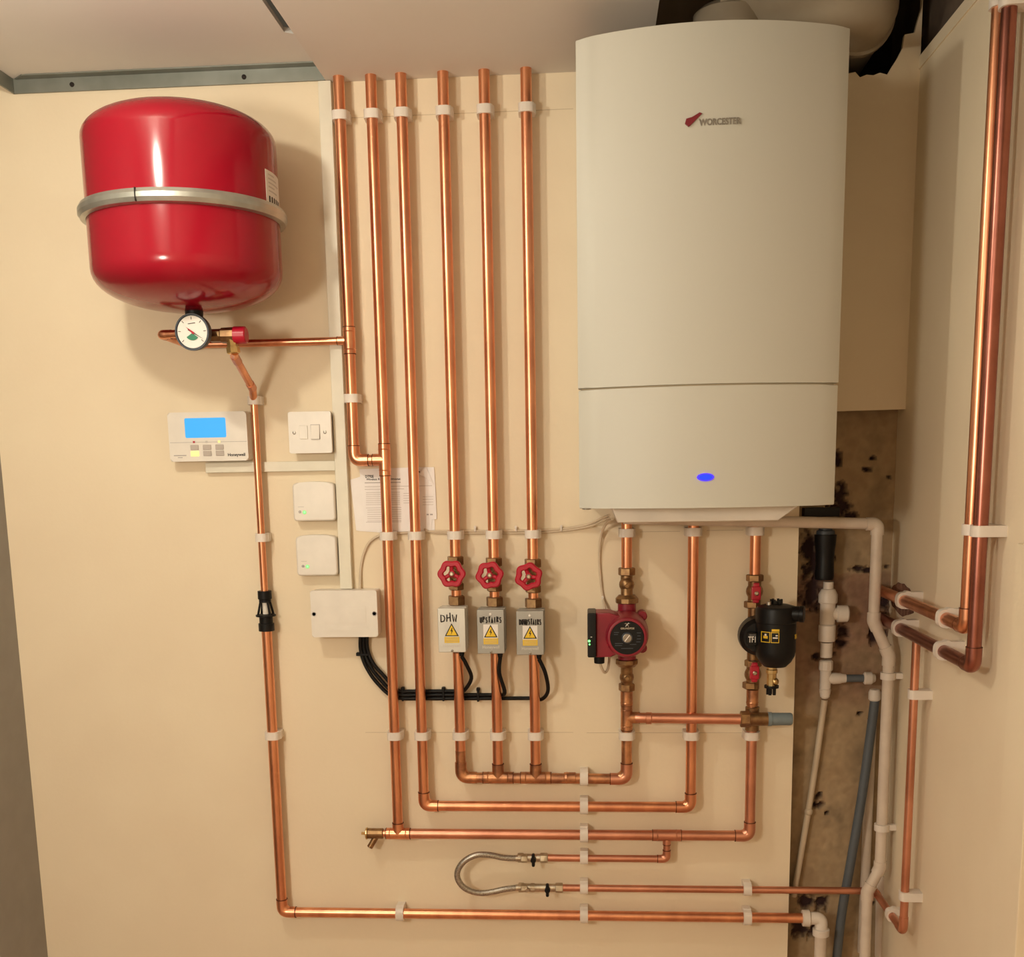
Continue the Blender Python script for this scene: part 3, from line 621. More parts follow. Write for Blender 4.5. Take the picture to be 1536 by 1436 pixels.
for sx, sz in ((1,1),(1,-1),(-1,1),(-1,-1)): cyl(bm, (pc.x+sx*.033,-.030,pc.z+sz*.033), (pc.x+sx*.033,-.068,pc.z+sz*.033), .010, 14, .002)
obj('housing', bm, 'maroon', t)
bm = new(); RPU = .0405; lathe(bm, (pc.x,-.060,pc.z), (0,-1,0), [(0,.044),(.004,.0455),(.05,.0435),(PD-.066,RPU),(PD-.062,.038),(PD-.061,.0345)], 48)
pa = P(894,920,.12); pb = P(925,987,.12)
prism(bm, [(pa.x,pb.z),(pb.x-.010,pb.z+.001),(pb.x,pb.z+.010),(pc.x,pc.z-.034),(pc.x,pc.z+.036),(pa.x+.026,pa.z),(pa.x,pa.z)], 'y', -.118, -.055, .003); mo = obj('motor', bm, 'maroon', t)
bm = new(); lathe(bm, (pc.x,-PD+.004,pc.z), (0,-1,0), [(0,.0335),(.0035,.0335),(.0045,.0325),(.0045,.0)], 48); fc = obj('face_plate', bm, 'blk', t)
yf = -PD-.0006
bm = new(); lathe(bm, (pc.x,yf,pc.z), (0,-1,0), [(0,.0115),(.004,.0105),(.004,.010)], 28); kn = obj('vent_screw', bm, 'grey', fc)
bm = new(); lathe(bm, (pc.x,yf-.003,pc.z), (0,-1,0), [(0,.0088),(.0035,.0085),(.004,.007)], 28); k2 = obj('screw_head', bm, 'screw', fc)
bm = new(); u = Vector((math.cos(math.radians(52)),0,math.sin(math.radians(52)))); tube(bm, [Vector((pc.x,yf-.0072,pc.z))-u*.0078, Vector((pc.x,yf-.0072,pc.z))+u*.0078], .0010, 8); obj('slot', bm, 'lab', fc)
text('maker_name', 'GRUNDFOS', .0048, (pc.x+.0005,yf-.0002,pc.z+.0186), 'silver', fc, width=.027, bold=.0002)
bm = new()
for a in (48,132): 
    u = Vector((math.cos(math.radians(a)),0,math.sin(math.radians(a)))); c_ = Vector((pc.x,yf-.0002,pc.z+.0260)); tube(bm, [c_-u*.0046, c_+u*.0046], .0009, 6)
tube(bm, [(pc.x-.0055,yf-.0002,pc.z+.0285),(pc.x,yf-.0002,pc.z+.0275),(pc.x+.0055,yf-.0002,pc.z+.0285)], .0006, 6); obj('maker_mark', bm, 'silver', fc)
bm = new()
for (u0,u1,v0) in ((-.026,-.016,.010),(-.026,-.018,.006),(-.024,-.008,-.012),(-.024,-.010,-.016),(.005,.018,-.014),(.019,.027,.009),(.020,.026,.003),(.019,.027,-.003),(.018,.026,-.009),(-.012,.012,-.022)): box(bm, pc.x+u0, pc.x+u1, yf-.0003, yf+.001, pc.z+v0, pc.z+v0+.0014)
obj('face_print', bm, 'grey', fc)
qa1 = P(881,920,.128); qb1 = P(894.5,987,.128)
bm = new(); box(bm, qa1.x, qb1.x, -.128, -.05, qb1.z, qa1.z, .003); cb = obj('control_box', bm, 'blk', t)
for px,py,r in ((883,962,.0026),(883.5,967,.0018)):
    q = P(px,py,.1285); bm = new(); lathe(bm, (q.x+.001,-.1278,q.z), (0,-1,0), [(0,r),(.0008,r),(.0012,0)], 12); obj('green_light', bm, 'led', cb)
q = P(887,956,.1285); bm = new(); box(bm, q.x-.0015, q.x+.0015, -.1284, -.1279, q.z-.0006, q.z+.0006); obj('mark', bm, 'lab', cb)
q = P(899,987,.10); bm = new(); lathe(bm, (q.x,-.095,qb1.z+.002), (0,0,-1), [(0,.0110),(.018,.0105),(.019,.009)], 20); obj('cable_gland', bm, 'blkm', t)
gl = Vector((q.x,-.095,qb1.z-.016))
# ------------------------------------------------------------------ magnetic filter
XJ = X['j']; FD = .13
t = thing('magnetic_filter', 'black canister filter with yellow stickers on the rightmost boiler pipe', 'filter', (XJ,YP,Z0-.32))
fa = P(1136,950,FD-.02); fb = P(1197,950,FD-.02); fx = (fa.x+fb.x)/2; fr = (fb.x-fa.x)/2; fy = -.088
zt2 = P(1160,909,.11).z; zb2 = P(1160,1004,.11).z; L = zt2-zb2
bm = new(); lathe(bm, (fx,fy,zb2), (0,0,1), [(0,.012),(.002,fr*.55),(.012,fr*.80),(.024,fr*.96),(.034,fr),(L*.72,fr),(L*.73,fr*1.03),(L*.93,fr*1.02),(L*.97,fr*.93),(L,fr*.6),(L+.003,0)], 48); bd = obj('canister', bm, 'blk', t)
lc = P(1132,953,.05)
bm = new(); lathe(bm, (lc.x+.010,-.018,lc.z), (-.1,-1,0), [(0,.026),(.006,.038),(.030,.041),(.058,.038),(.066,.030)], 36); obj('side_body', bm, 'blk', t)
bm = new(); cyl(bm, (XJ,YP,zP(1130,992)), (XJ,YP,zP(1132,910)), .0128, 20); obj('port', bm, 'brass', t)
ql1 = P(1172,909,.115); ql2 = P(1202,935,.115)
bm = new(); lathe(bm, (fx+.008,fy-.01,(ql1.z+ql2.z)/2), (1,-.35,0), [(0,.0155),(.036,.0155),(.037,.0165),(.044,.0165),(.045,.014)], 24); obj('magnet_cap', bm, 'blk', t)
q = P(1154,905,.10); bm = new(); cyl(bm, (q.x,fy-.008,zt2-.004), (q.x,fy-.008,q.z+.003), .0055, 16, .001); obj('air_vent', bm, 'silver', t)
q = P(1166,903,.10); bm = new(); cyl(bm, (q.x,fy,zt2-.004), (q.x,fy,q.z), .008, 16)
for k in range(6): a = k*math.pi/3; box(bm, q.x+.010*math.cos(a)-.0022, q.x+.010*math.cos(a)+.0022, fy+.010*math.sin(a)-.0022, fy+.010*math.sin(a)+.0022, zt2-.002, q.z+.004)
obj('vent_knob', bm, 'blk', t)
q = P(1159,1018,.10); z9 = P(1159,1030,.10).z; z10 = P(1159,1044,.10).z
bm = new(); lathe(bm, (q.x,fy,zb2+.004), (0,0,-1), [(0,.0095),(.008,.0095),(.009,.0115),(.016,.0115),(.017,.0095),(zb2+.004-z9,.0095)], 8); bmesh.ops.create_uvsphere(bm, u_segments=12, v_segments=8, radius=.008, matrix=Matrix.Translation((q.x+.006,fy-.004,(z9+q.z)/2))); dn = obj('drain_nipple', bm, 'brassb', t)
bm = new(); lathe(bm, (q.x,fy,z9), (0,0,-1), [(0,.0145),(.005,.0145),(.006,.008)], 20)
for k in range(5): a = k*2*math.pi/5+.4; box(bm, q.x+.007*math.cos(a)-.0028, q.x+.007*math.cos(a)+.0028, fy+.007*math.sin(a)-.0028, fy+.007*math.sin(a)+.0028, z10, z9)
obj('drain_cap', bm, 'blkm', dn)
def aface(px, py): # angle and height on the canister
    q = P(px,py,-fy+fr*.8); 
    dx = max(-.95,min(.95,(q.x-fx)/fr)); return -math.acos(dx), q.z
def sticker(name, px0, px1, py0, py1, m, th, parent=bd):
    a0, z1 = aface(px0,py0); a1, z0 = aface(px1,py1); return wrap_patch(name, fx, fy, fr, a0, a1, z0, z1, m, parent, th, 6)
for (p0,p1) in ((1143,1154.5),(1156,1167.5)):
    s1 = sticker('yellow_sticker', p0,p1,948,964,'yel',.0005); s2 = sticker('sticker_panel', p0+1,p1-1,949.2,962.8,'blk',.0008,s1); 
    if p0 < 1150: sticker('sticker_mark', p0+3,p1-3,954,958,'yel',.0011,s1); sticker('sticker_mark', p0+4.5,p1-4.5,951,954,'lab',.0011,s1)
    else: sticker('sticker_mark', p0+2.5,p1-2,955.5,957.5,'lab',.0011,s1); sticker('sticker_mark', p0+6.5,p1-2,952,954,'lab',.0011,s1)
sticker('yellow_bar', 1157,1168,943.5,947,'yel',.0006)
q = P(1129.5,960,.098); yl = -.0962
bm = new(); prism(bm, rrect(q.x-.0105,q.x+.008,q.z-.012,q.z+.014,.004), 'y', yl-.001, yl+.02, .0015); obj('side_badge', bm, 'blk', t)
text('model_name', 'TF1', .017, (q.x-.001,yl-.0012,q.z), 'lab', t, width=.0145, bold=.0004); text('maker_name', 'FERNOX', .0035, (q.x-.001,yl-.0012,q.z+.0095), 'inkg', t, width=.013)
a0, zz0 = aface(1190,957)
text('side_name', 'TF1', .013, (fx+(fr+.0012)*math.cos(math.radians(-28)),fy+(fr+.0012)*math.sin(math.radians(-28)),zz0), 'yel', bd, width=.012, yaw=math.radians(62))
# filter valves
def lever_valve(zt, zb, zl, label, up):
    t = thing('filter_valve', label, 'valve', (XJ,YP,(zt+zb)/2), 'brass filter valves with red levers')
    bm = new()
    hexnut(bm, (XJ,YP,zt-.014), (XJ,YP,zt), .0175); hexnut(bm, (XJ-.004,YP,zb), (XJ-.004,YP,zb+.014), .0170); cyl(bm, (XJ,YP,zb), (XJ,YP,zt), .0135, 20); bmesh.ops.create_uvsphere(bm, u_segments=16, v_segments=10, radius=.0175, matrix=Matrix.Translation((XJ,YP,(zt+zb)/2)))
    obj('body', bm, 'brass', t)
    xl = P(1134,890,.055).x
    bm = new(); box(bm, xl-.0095, xl+.0095, -.062, -.050, zl-.014, zl+.014, .003); box(bm, xl-.0065, xl+.0065, -.060, -.052, zl-.020, zl+.021, .003); cyl(bm, (xl,-.04,zl), (xl,-.052,zl), .008, 14); lv = obj('lever', bm, 'redp', t)
    bm = new(); lathe(bm, (xl,-.061,zl), (0,-1,0), [(0,.0048),(.003,.0046),(.004,.003),(.004,0)], 6); obj('lever_screw', bm, 'nickel', lv)
lever_valve(zfv, zP(1132,912), P(1134,890,.055).z, 'brass valve with red lever above the black filter', 1)
lever_valve(zP(1130,990), zP(1130,1033), P(1133,1009,.055).z, 'brass valve with red lever below the black filter', 0)
t = cpipe('short copper socket under the black filter, above the bypass valve', (XJ,YP,zby+.03), 'short copper pieces'); bm = new(); sleeve(bm, (XJ,YP,zP(1130,1058)), (XJ,YP,zP(1130,1034)), R22*1.05); cyl(bm, (XJ,YP,zby+.008), (XJ,YP,zP(1130,1034)), R22, 20); obj('pipe', bm, 'copper3', t)
# bypass valve
t = thing('bypass_valve', 'brass bypass valve with blue-grey plastic cap beside the plaster edge', 'valve', (XJ,-.04,zby))
bm = new(); yb = -.052; hexnut(bm, (xb1-.004,yb,zby), (xb1+.016,yb,zby), .0170); cyl(bm, (xb1+.01,yb,zby), (P(1152,1077,.05).x,yb,zby), .0140, 20, .001); cyl(bm, (XJ,yb,zby), (XJ,-.026,zby+.002), .0145, 18); cyl(bm, (XJ,-.033,zby-.028), (XJ,-.033,zby+.022), .0145, 20, .001); obj('body', bm, 'brass', t)
x8, x9 = P(1151,1077,.05).x, P(1188,1077,.05).x
bm = new(); lathe(bm, (x8,yb,zby), (1,0,0), [(0,.0125),(.0005,.0145),(.008,.0145),(.009,.0132),(x9-x8-.003,.0130),(x9-x8,.011)], 28); obj('cap', bm, 'greycap', t)
# ------------------------------------------------------------------ braided filling hose
t = thing('braided_hose', 'braided steel filling hose bent in a loop between two thin copper pipes', 'hose', (P(700,1310,.03).x,YP,zP(700,1310)))
pts = [(776,1290),(755,1287),(735,1283),(715,1283),(698,1291),(688,1303),(686,1316),(693,1329),(706,1337),(722,1340),(740,1338),(758,1334),(776,1332)]
bm = new(); pp = [P(px,py,.034+.012*math.sin(math.pi*k/12)) for k,(px,py) in enumerate(pts)]; pp[0].z = ZS; pp[-1].z = zP(776,1332,.034)
tube(bm, pp, .0066, 14, smooth=True); hb = obj('braid', bm, 'steel', t)
for end, nx_ in ((0,1),(12,1)):
    q = pp[end]; bm = new(); cyl(bm, q-Vector((.004,0,0)), q+Vector((.016,0,0)), .0072, 14, .001); hexnut(bm, (q.x+.008,q.y,q.z), (q.x+.022,q.y,q.z), .0095); obj('end_nut', bm, 'nickel', t)
def iso(px0, px1, pxh, py, label, long_):
    a = P(px0,py,.03); b = P(px1,py,.03); z = ZS if py<1310 else ZF; hx = P(pxh,py,.03).x
    t = thing('isolation_valve', label, 'valve', ((a.x+b.x)/2,YP,z), 'hose isolation valves')
    bm = new(); hexnut(bm, (a.x-.002,YP,z), (a.x+.011,YP,z), .0105); cyl(bm, (a.x+.008,YP,z), (b.x,YP,z), .0088, 18); hexnut(bm, (b.x-.014,YP,z), (b.x+.002,YP,z), .0110)
    if long_: hexnut(bm, (a.x+.024,YP,z), (a.x+.034,YP,z), .0098); cyl(bm, (a.x+.018,YP,z), (a.x+.018,YP-.016,z), .004, 10)
    obj('body', bm, 'nickel', t)
    bm = new(); box(bm, hx-.0035, hx+.0035, YP-.020, YP-.008, z-.0145, z+.0145, .003); cyl(bm, (hx,YP,z), (hx,YP-.018,z), .006, 14); obj('lever', bm, 'blkm', t)
iso(778, 820, 800.5, 1290, 'small nickel valve with black lever on the upper hose end', False)
iso(779, 843, 821.5, 1332, 'longer nickel valve with black lever on the lower hose end', True)
# ------------------------------------------------------------------ clips
names = dict(a='far left drain pipe',b='leftmost ceiling pipe',c='second ceiling pipe',d='third ceiling pipe',e='DHW valve pipe',f='UPSTAIRS valve pipe',g='DOWNSTAIRS valve pipe',h='pump pipe',i='pipe between pump and filter',j='black filter pipe')
for k in 'bcdefg': clip(X[k], ZT, 'v', R22, 'white plastic clip on the %s, just under the ceiling'%names[k])
for k in 'cdefghij': clip(X[k], ZM, 'v', R22, 'white plastic clip on the %s, level with boiler underside'%names[k])
for k in 'cdefghij': clip(X[k], ZLO, 'v', R22, 'white plastic clip on the %s, in the lowest row'%names[k])
clip(X['a'], ZLO, 'v', R22, 'white plastic clip on the far left drain pipe, below the tundish', dist=.028)
clip(X['a'], ZM, 'v', R15, 'white plastic clip on the far left drain pipe, just above the tundish', dist=.028)
clip(X['a'], zc1, 'v', R15, 'white plastic clip on the far left drain pipe, above the programmer', dist=.028)
clip(X['b'], zP(527,598), 'v', R22, 'white plastic clip on the leftmost ceiling pipe, beside the switch')
for px,py,z,r,l in ((876,1166,ZA,R22,'manifold run'),(876,1209,ZB_,R22,'run below the manifold'),(876,1250,ZCC,R22,'drain cock run'),(876,1288,ZS,R15,'thin upper hose pipe'),(876,1332,ZF,R15,'thin lower hose pipe'),(876,1371,ZD,R22,'bottom-most run')):
    clip(P(px,py,.03).x, z, 'h', r, 'white plastic clip on the %s, in the column of six clips'%l, dist=.028 if z==ZD else .030)
clip(P(1121,1334,.03).x, ZF, 'h', R15, 'white plastic clip on the thin lower pipe, near the rough plaster'); clip(P(1121,1373,.03).x, ZD, 'h', R22, 'white plastic clip on the bottom-most run, near the rough plaster', dist=.028)
clip(P(600,1371,.03).x, ZD, 'h', R22, 'white plastic clip on the bottom-most run, at its left under the drain cock', dist=.028)
# ------------------------------------------------------------------ right wall copper
XV = XR-.034
f1 = PXW(1513,20,XV).y; f2 = PXW(1461,985,XV).y; YF1 = (f1+f2)/2; YF2 = YF1+.040
zlo = Z0-.318; zup2 = Z0-.262
t = cpipe('outer of the paired copper pipes on the right wall, elbow lower', (XV,YF1,zlo), 'paired copper pipes on the right wall')
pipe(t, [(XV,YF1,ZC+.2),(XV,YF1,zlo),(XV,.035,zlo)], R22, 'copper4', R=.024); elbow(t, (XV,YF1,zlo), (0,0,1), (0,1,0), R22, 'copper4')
t = cpipe('inner of the paired copper pipes on the right wall, elbow higher', (XV,YF2,zup2), 'paired copper pipes on the right wall')
pipe(t, [(XV,YF2,ZC+.2),(XV,YF2,zup2),(XV,.035,zup2)], R22, 'copper', R=.024); elbow(t, (XV,YF2,zup2), (0,0,1), (0,1,0), R22, 'copper')
for YY, who in ((YF1,'outer'),(YF2,'inner')):
    zq = PXW(1505 if who=='outer' else 1483, 13 if who=='outer' else 22, XV).z
    clip(YY, zq, 'v', R22, 'white clip on the %s right wall pipe, at the top of the picture'%who, dist=.034, wall='right'); clip(YY, PXW(1466,796,XV).z, 'v', R22, 'white clip on the %s right wall pipe, at half height'%who, dist=.034, wall='right')
for zz, who in ((zlo,'lower'),(zup2,'upper')):
    ya = PXW(1355 if who=='upper' else 1349, 905 if who=='upper' else 948, XV).y; yb_ = PXW(1417 if who=='upper' else 1414, 942 if who=='upper' else 975, XV).y
    clip(ya, zz, 'y', R22, 'white clip on the %s level pipe of the right wall, by the corner'%who, dist=.034, wall='right'); clip(yb_, zz, 'y', R22, 'white clip on the %s level pipe of the right wall, near its elbow'%who, dist=.034, wall='right')
clip(dY, PXW(1376,1045,XW).z, 'v', R15, 'white clip on the thin right wall pipe, near its top', wall='right'); clip(dY, PXW(1364,1353,XW).z, 'v', R15, 'white clip on the thin right wall pipe, near its bottom elbow', wall='right')
clip(dY+.085, ZF+.003, 'y', R15, 'white clip on the short thin pipe leading back to the corner', wall='right')
bm = new(); prof = []
for k in range(26):
    a = 2*math.pi*k/26; r = 1+.22*noise.noise(Vector((math.cos(a)*3,math.sin(a)*3,2))); prof.append((-.035+.085*math.cos(a)*r, Z0-.276+.032*math.sin(a)*r))
prism(bm, prof, 'x', XR-.0015, XR+.001); tag(obj('brick_patch', bm, 'brick'), 'ragged patch of bare red brick where pipes enter the right corner', 'bare brick')
# ------------------------------------------------------------------ white waste pipes
YW = -.060
def wpt(px, py, d=.06): return P(px,py,d)
t = thing('waste_pipe', 'long white plastic waste pipe running under the boiler and down the corner', 'pipe', wpt(1318,790), 'white plastic pipes')
A = wpt(935,778); B = wpt(1317,786)
xm = wpt(1313,870).x; B.x = xm
c1 = wpt(1309,932); c1.x = xm; c2 = wpt(1331,984); x3 = (wpt(1331,984).x+wpt(1325,1240).x)/2; c2.x = x3; c3 = wpt(1322,1302); c3.x = x3; c4 = wpt(1301,1338); c5 = Vector((c4.x,c4.y,.38))
bm = new(); tube(bm, [A,B,c1,c2,c3,c4,c5], .0112, 20, R=.012); obj('pipe', bm, 'pipew', t)
def sock(c, d1, d2, arm=.022, r=.0132, m='pipew', parent=t):
    bm = new(); c = Vector(c); tube(bm, [c+Vector(d1).normalized()*arm, c, c+Vector(d2).normalized()*arm], r, 20, R=.012); return obj('elbow', bm, m, parent)
sock(B, (-1,0,0), c1-B); sock(c1, B-c1, c2-c1, .018); sock(c2, c1-c2, c3-c2, .020); sock(c4, c3-c4, (0,0,-1), .018); sock(c3, c2-c3, c4-c3, .014)
t = thing('waste_pipe', 'shorter white plastic pipe low in the corner behind the long waste pipe', 'pipe', P(1323,1380,-.02), 'white plastic pipes')
bm = new(); q = P(1322,1320,-.02); tube(bm, [(q.x,.02,q.z+.01),(q.x+.004,.02,.38)], .0112, 16); obj('pipe', bm, 'pipew', t)
def wclip(px, py, label):
    q = PXW(px,py,x3); bm = new(); 
    lathe(bm, (x3,YW,q.z-.007), (0,0,1), [(0,.0114),(0,.0152),(.014,.0152),(.014,.0114)], 20); box(bm, x3, XR, YW-.006, YW+.006, q.z-.006, q.z+.006, .001)
    tag(obj('pipe_clip', bm, 'clip'), label, 'pipe clip', 'white pipe clips')
wclip(1335,1016,'white clip from right wall to upper part of long waste pipe'); wclip(1325,1244,'white clip from right wall to lower part of long waste pipe')
# recess plumbing
RD = -.020
def R_(px, py, d=RD): return P(px,py,d)
xr_ = R_(1240,960).x; yr = -RD
t = thing('condensate_trap', 'black condensate trap hanging in the recess below the boiler', 'trap', R_(1243,830,.0))
bm = new(); q0, q1 = R_(1241,803,0), R_(1241,870,0); L = q0.z-q1.z
lathe(bm, (q0.x,.018,q1.z), (0,0,1), [(-.002,.010),(-.001,.018),(L*.05,.0195),(L*.42,.0185),(L*.62,.0195),(L*.82,.0215),(L,.0225),(L+.001,.019)], 28); tr = obj('cup', bm, 'blk', t)
bm = new(); lathe(bm, (q0.x,.018,q0.z), (0,0,1), [(0,.019),(.008,.018),(.010,.014),(.022,.013)], 24); obj('collar', bm, 'grey', t)
bm = new(); q = R_(1225,765,0); box(bm, P(1208,765,0).x, P(1262,765,0).x, .012, .040, P(1240,776,0).z, P(1240,762,0).z, .002); obj('trap_bracket', bm, 'blk', t)
t = thing('compression_tee', 'stack of white compression fittings with capped side branch in the recess', 'pipe fitting', R_(1240,930))
bm = new(); z = lambda py: R_(1240,py).z
lathe(bm, (xr_,yr,z(1048)), (0,0,1), [(0,.006),(.004,.010),(z(1036)-z(1048),.012),(z(1034)-z(1048),.012),(z(1033)-z(1048),.0105)], 24)
lathe(bm, (xr_,yr,z(1033)), (0,0,1), [(0,.0115),(z(1006)-z(1033),.0115)], 24)
lathe(bm, (xr_,yr,z(1006)), (0,0,1), [(0,.013),(.002,.0145),(z(992)-z(1006),.0145),(z(990)-z(1006),.011)], 10)
lathe(bm, (xr_,yr,z(986)), (0,0,1), [(0,.0125),(z(964)-z(986),.0125)], 24)
lathe(bm, (xr_,yr,z(962)), (0,0,1), [(0,.0165),(.002,.0178),(z(938)-z(962),.0178),(z(936)-z(962),.014)], 12)
lathe(bm, (xr_,yr,z(936)), (0,0,1), [(0,.0155),(z(905)-z(936),.0155)], 24)
lathe(bm, (xr_,yr,z(905)), (0,0,1), [(0,.018),(.002,.0195),(z(892)-z(905),.0195),(z(884)-z(905),.014),(z(883)-z(905),.0105),(z(873)-z(905),.0105)], 14)
obj('body', bm, 'pipewb', t)
bm = new(); lathe(bm, (xr_,yr,z(921)), (1,0,0), [(0,.012),(.018,.013),(.020,.018),(.040,.0175),(.043,.014),(.044,0)], 16); obj('side_cap', bm, 'pipewb', t)
xg = R_(1330,1018).x
bm = new(); lathe(bm, (xr_,yr,z(1018)), (1,0,0), [(0,.010),(.012,.011),(.016,.0125),(.030,.0115),(.034,.010),(.042,.009),(.043,0)], 16); 
lathe(bm, (R_(1295,1018).x,yr,z(1018)), (1,0,0), [(0,.010),(.003,.0135),(.016,.0135),(.020,.010),(.024,.008)], 12); obj('side_branch', bm, 'pipewb', t)
bm = new(); cyl(bm, (xr_+.036,yr,z(1018)), (R_(1298,1018).x,yr,z(1018)), .0082, 16); obj('grey_sleeve', bm, 'greyp', t)
t = thing('old_pipe', 'paint-covered old pipe leaning down the rough plaster', 'pipe', R_(1215,1200,-.04))
bm = new(); tube(bm, [R_(1237,1050,-.038), R_(1226,1130,-.042), R_(1213,1215,-.042), R_(1200,1290,-.042), R_(1190,1345,-.040)], .0068, 12, R=.02); bmesh.ops.create_uvsphere(bm, u_segments=12, v_segments=8, radius=.009, matrix=Matrix.Translation(R_(1213,1218,-.040))); obj('pipe', bm, 'plaster2' if 'plaster2' in M else 'cable', t)
t = thing('grey_conduit', 'dark grey flexible pipe slanting down the recess behind the white pipes', 'pipe', R_(1285,1250))
bm = new(); tube(bm, [R_(1313,1045,-.01),R_(1306,1100,-.01),R_(1292,1200,-.01),R_(1275,1300,-.01),R_(1262,1375,-.01),R_(1252,1470,-.01)], .0098, 16, smooth=True); obj('pipe', bm, 'greyp', t)
bm = new(); q = R_(1312,1040,-.01); lathe(bm, (q.x,.01,q.z-.016), (0,0,1), [(0,.010),(.003,.0125),(.018,.0125),(.024,.010)], 14); obj('nut', bm, 'pipewb', t)
t = thing('old_pipe', 'cream painted upright pipe in the corner behind the waste pipe', 'pipe', R_(1305,1200,-.04)); bm = new(); q = R_(1308,1080,-.04); tube(bm, [(q.x,.040,q.z),(q.x-.002,.040,.38)], .010, 14); obj('pipe', bm, 'pipew', t)
# white elbow on the bottom run
qe = P(1232,1377,.028); xe = qe.x
t = thing('compression_elbow', 'white plastic elbow at the right end of the bottom-most copper run', 'pipe fitting', (xe,-.028,ZD))
bm = new(); tube(bm, [(xe-.030,-.028,ZD),(xe,-.028,ZD),(xe,-.028,ZD-.026)], .0135, 20, R=.012); obj('body', bm, 'pipewb', t)
bm = new(); xn = P(1203,1377,.028).x; lathe(bm, (xn,-.028,ZD), (1,0,0), [(0,.0125),(.001,.0175),(.015,.0180),(.017,.0135)], 16); obj('nut', bm, 'pipewb', t)
bm = new(); lathe(bm, (xe,-.028,ZD-.022), (0,0,-1), [(0,.0135),(.002,.0180),(.016,.0175),(.017,.012)], 16); obj('nut', bm, 'pipewb', t)
bm = new(); cyl(bm, (xe,-.028,ZD-.036), (xe,-.028,.36), .0125, 20); obj('tail_pipe', bm, 'pipew', t)
# flue
t = thing('flue_duct', 'wide white flue duct above the boiler, turning back into the dark wall hole', 'flue', P(1250,10,.15))
RF = .063; qf = P(1297,5,.06); zf_ = P(1300,64,.06).z+RF; xf = qf.x
bm = new(); yfl = -.120
tube(bm, [(P(1075,10,.12).x,yfl,zf_),(xf,yfl,zf_),(xf,.20,zf_)], RF, 40, R=.085); dd = obj('duct', bm, 'duct', t)
bm = new(); lathe(bm, (xf,-.012,zf_), (0,1,0), [(0,RF+.001),(0,RF+.006),(.014,RF+.006),(.014,RF+.001)], 40); obj('collar', bm, 'duct', t)
bm = new(); xbf = P(1075,10,.12).x; lathe(bm, (xbf+.02,yfl,BZ1), (0,0,1), [(0,.075),(.02,.075),(.022,.062),(.11,.062),(.12,.05)], 36); obj('turret', bm, 'duct', t)
# ------------------------------------------------------------------ electrics
def facebox(px0, px1, py0, py1, D): # front corners of a flat-fronted box
    a = P(px0,py0,D); b = P(px1,py0,D); c = P(px0,py1,D); d = P(px1,py1,D)
    return (a.x+c.x)/2, (b.x+d.x)/2, (c.z+d.z)/2, (a.z+b.z)/2
# trunking
def trunk(x0,x1,z0,z1,D,label,w):
    bm = new(); box(bm, x0,x1,-D,-.0003,z0,z1,.0012,2); o = obj('cable_trunking', bm, 'trunk'); return tag(o, label, 'cable trunking', 'cream trunking')
xa_, xb_, _, _ = facebox(502,519.5,640,720,.016); zjb = P(520,884,.016).z
trunk(xa_-.001, xb_, P(530,884,.02).z, ZC-.001, .016, 'tall narrow cream trunking from the ceiling to the white junction box', 0)
x2_, x3_, z2_, z3_ = facebox(308,503,693,708,.012); trunk(x2_, xa_-.0015, z2_, z3_, .012, 'short horizontal cream trunking under the programmer and switch', 0)
# programmer
D = .030; x0, x1, z0, z1 = facebox(253,371,618,692,D)
t = thing('heating_programmer', 'white heating programmer with lit blue display', 'programmer', ((x0+x1)/2,0,(z0+z1)/2))
W_, Hh = x1-x0, z1-z0
bm = new(); prism(bm, rrect(x0,x1,z0,z1,.005), 'y', -D, -.0005, .003); bo = obj('case', bm, 'plas', t)
U = lambda u: x0+W_*u
V = lambda v: z1-Hh*v
bm = new(); prism(bm, rrect(U(.215),U(.735),V(.52),V(.12),.003), 'y', -D-.0006, -D+.001); obj('display', bm, 'lcd', t)
bm = new(); box(bm, x0+.002, x1-.002, -D-.0002, -D+.001, V(.615), V(.607)); obj('flap_seam', bm, 'inkg', t)
for i,u in enumerate((.27,.43,.59)):
    for j in range(2):
        bm = new(); box(bm, U(u), U(u+.105), -D-.0012, -D, V(.77+.125*j), V(.665+.125*j), .0008, 1); obj('button', bm, 'keyy' if (i==0 and j==1) else 'key', t)
    bm = new(); box(bm, U(u+.035), U(u+.062), -D-.0008, -D, V(.625), V(.585)); obj('indicator', bm, ('redp','inkl','keyy')[i], t)
text('maker_name', 'Honeywell', .0085, (U(.85),-D-.0002,V(.88)), 'ink', t, width=W_*.22, bold=.0002)
bm = new(); box(bm, U(.05), U(.21), -D-.0003, -D, V(.885), V(.865)); box(bm, U(.10), U(.16), -D-.0003, -D, V(.925), V(.91)); obj('print', bm, 'inkg', t)
# fused switch
D = .034; x0, x1, z0, z1 = facebox(433,497,617.5,680,D); W_, Hh = x1-x0, z1-z0
t = thing('fused_switch', 'white square fused switch with rocker and two screws', 'switch', ((x0+x1)/2,0,(z0+z1)/2))
bm = new(); prism(bm, rrect(x0+.002,x1-.002,z0+.002,z1-.002,.003), 'y', -.026, -.0005); obj('back_box', bm, 'plas', t)
bm = new(); prism(bm, rrect(x0,x1,z0,z1,.003), 'y', -D, -.026, .0012); obj('plate', bm, 'plas', t)
for u in (.13,.85):
    bm = new(); lathe(bm, (x0+W_*u,-D,z0+Hh*.5), (0,-1,0), [(0,.0036),(.0008,.0034),(.0012,.002),(.0012,0)], 14); obj('screw', bm, 'screw', t)
bm = new(); box(bm, x0+W_*.25, x0+W_*.45, -D-.0018, -D, z0+Hh*.34, z0+Hh*.67, .0008, 1); obj('fuse_holder', bm, 'plas', t)
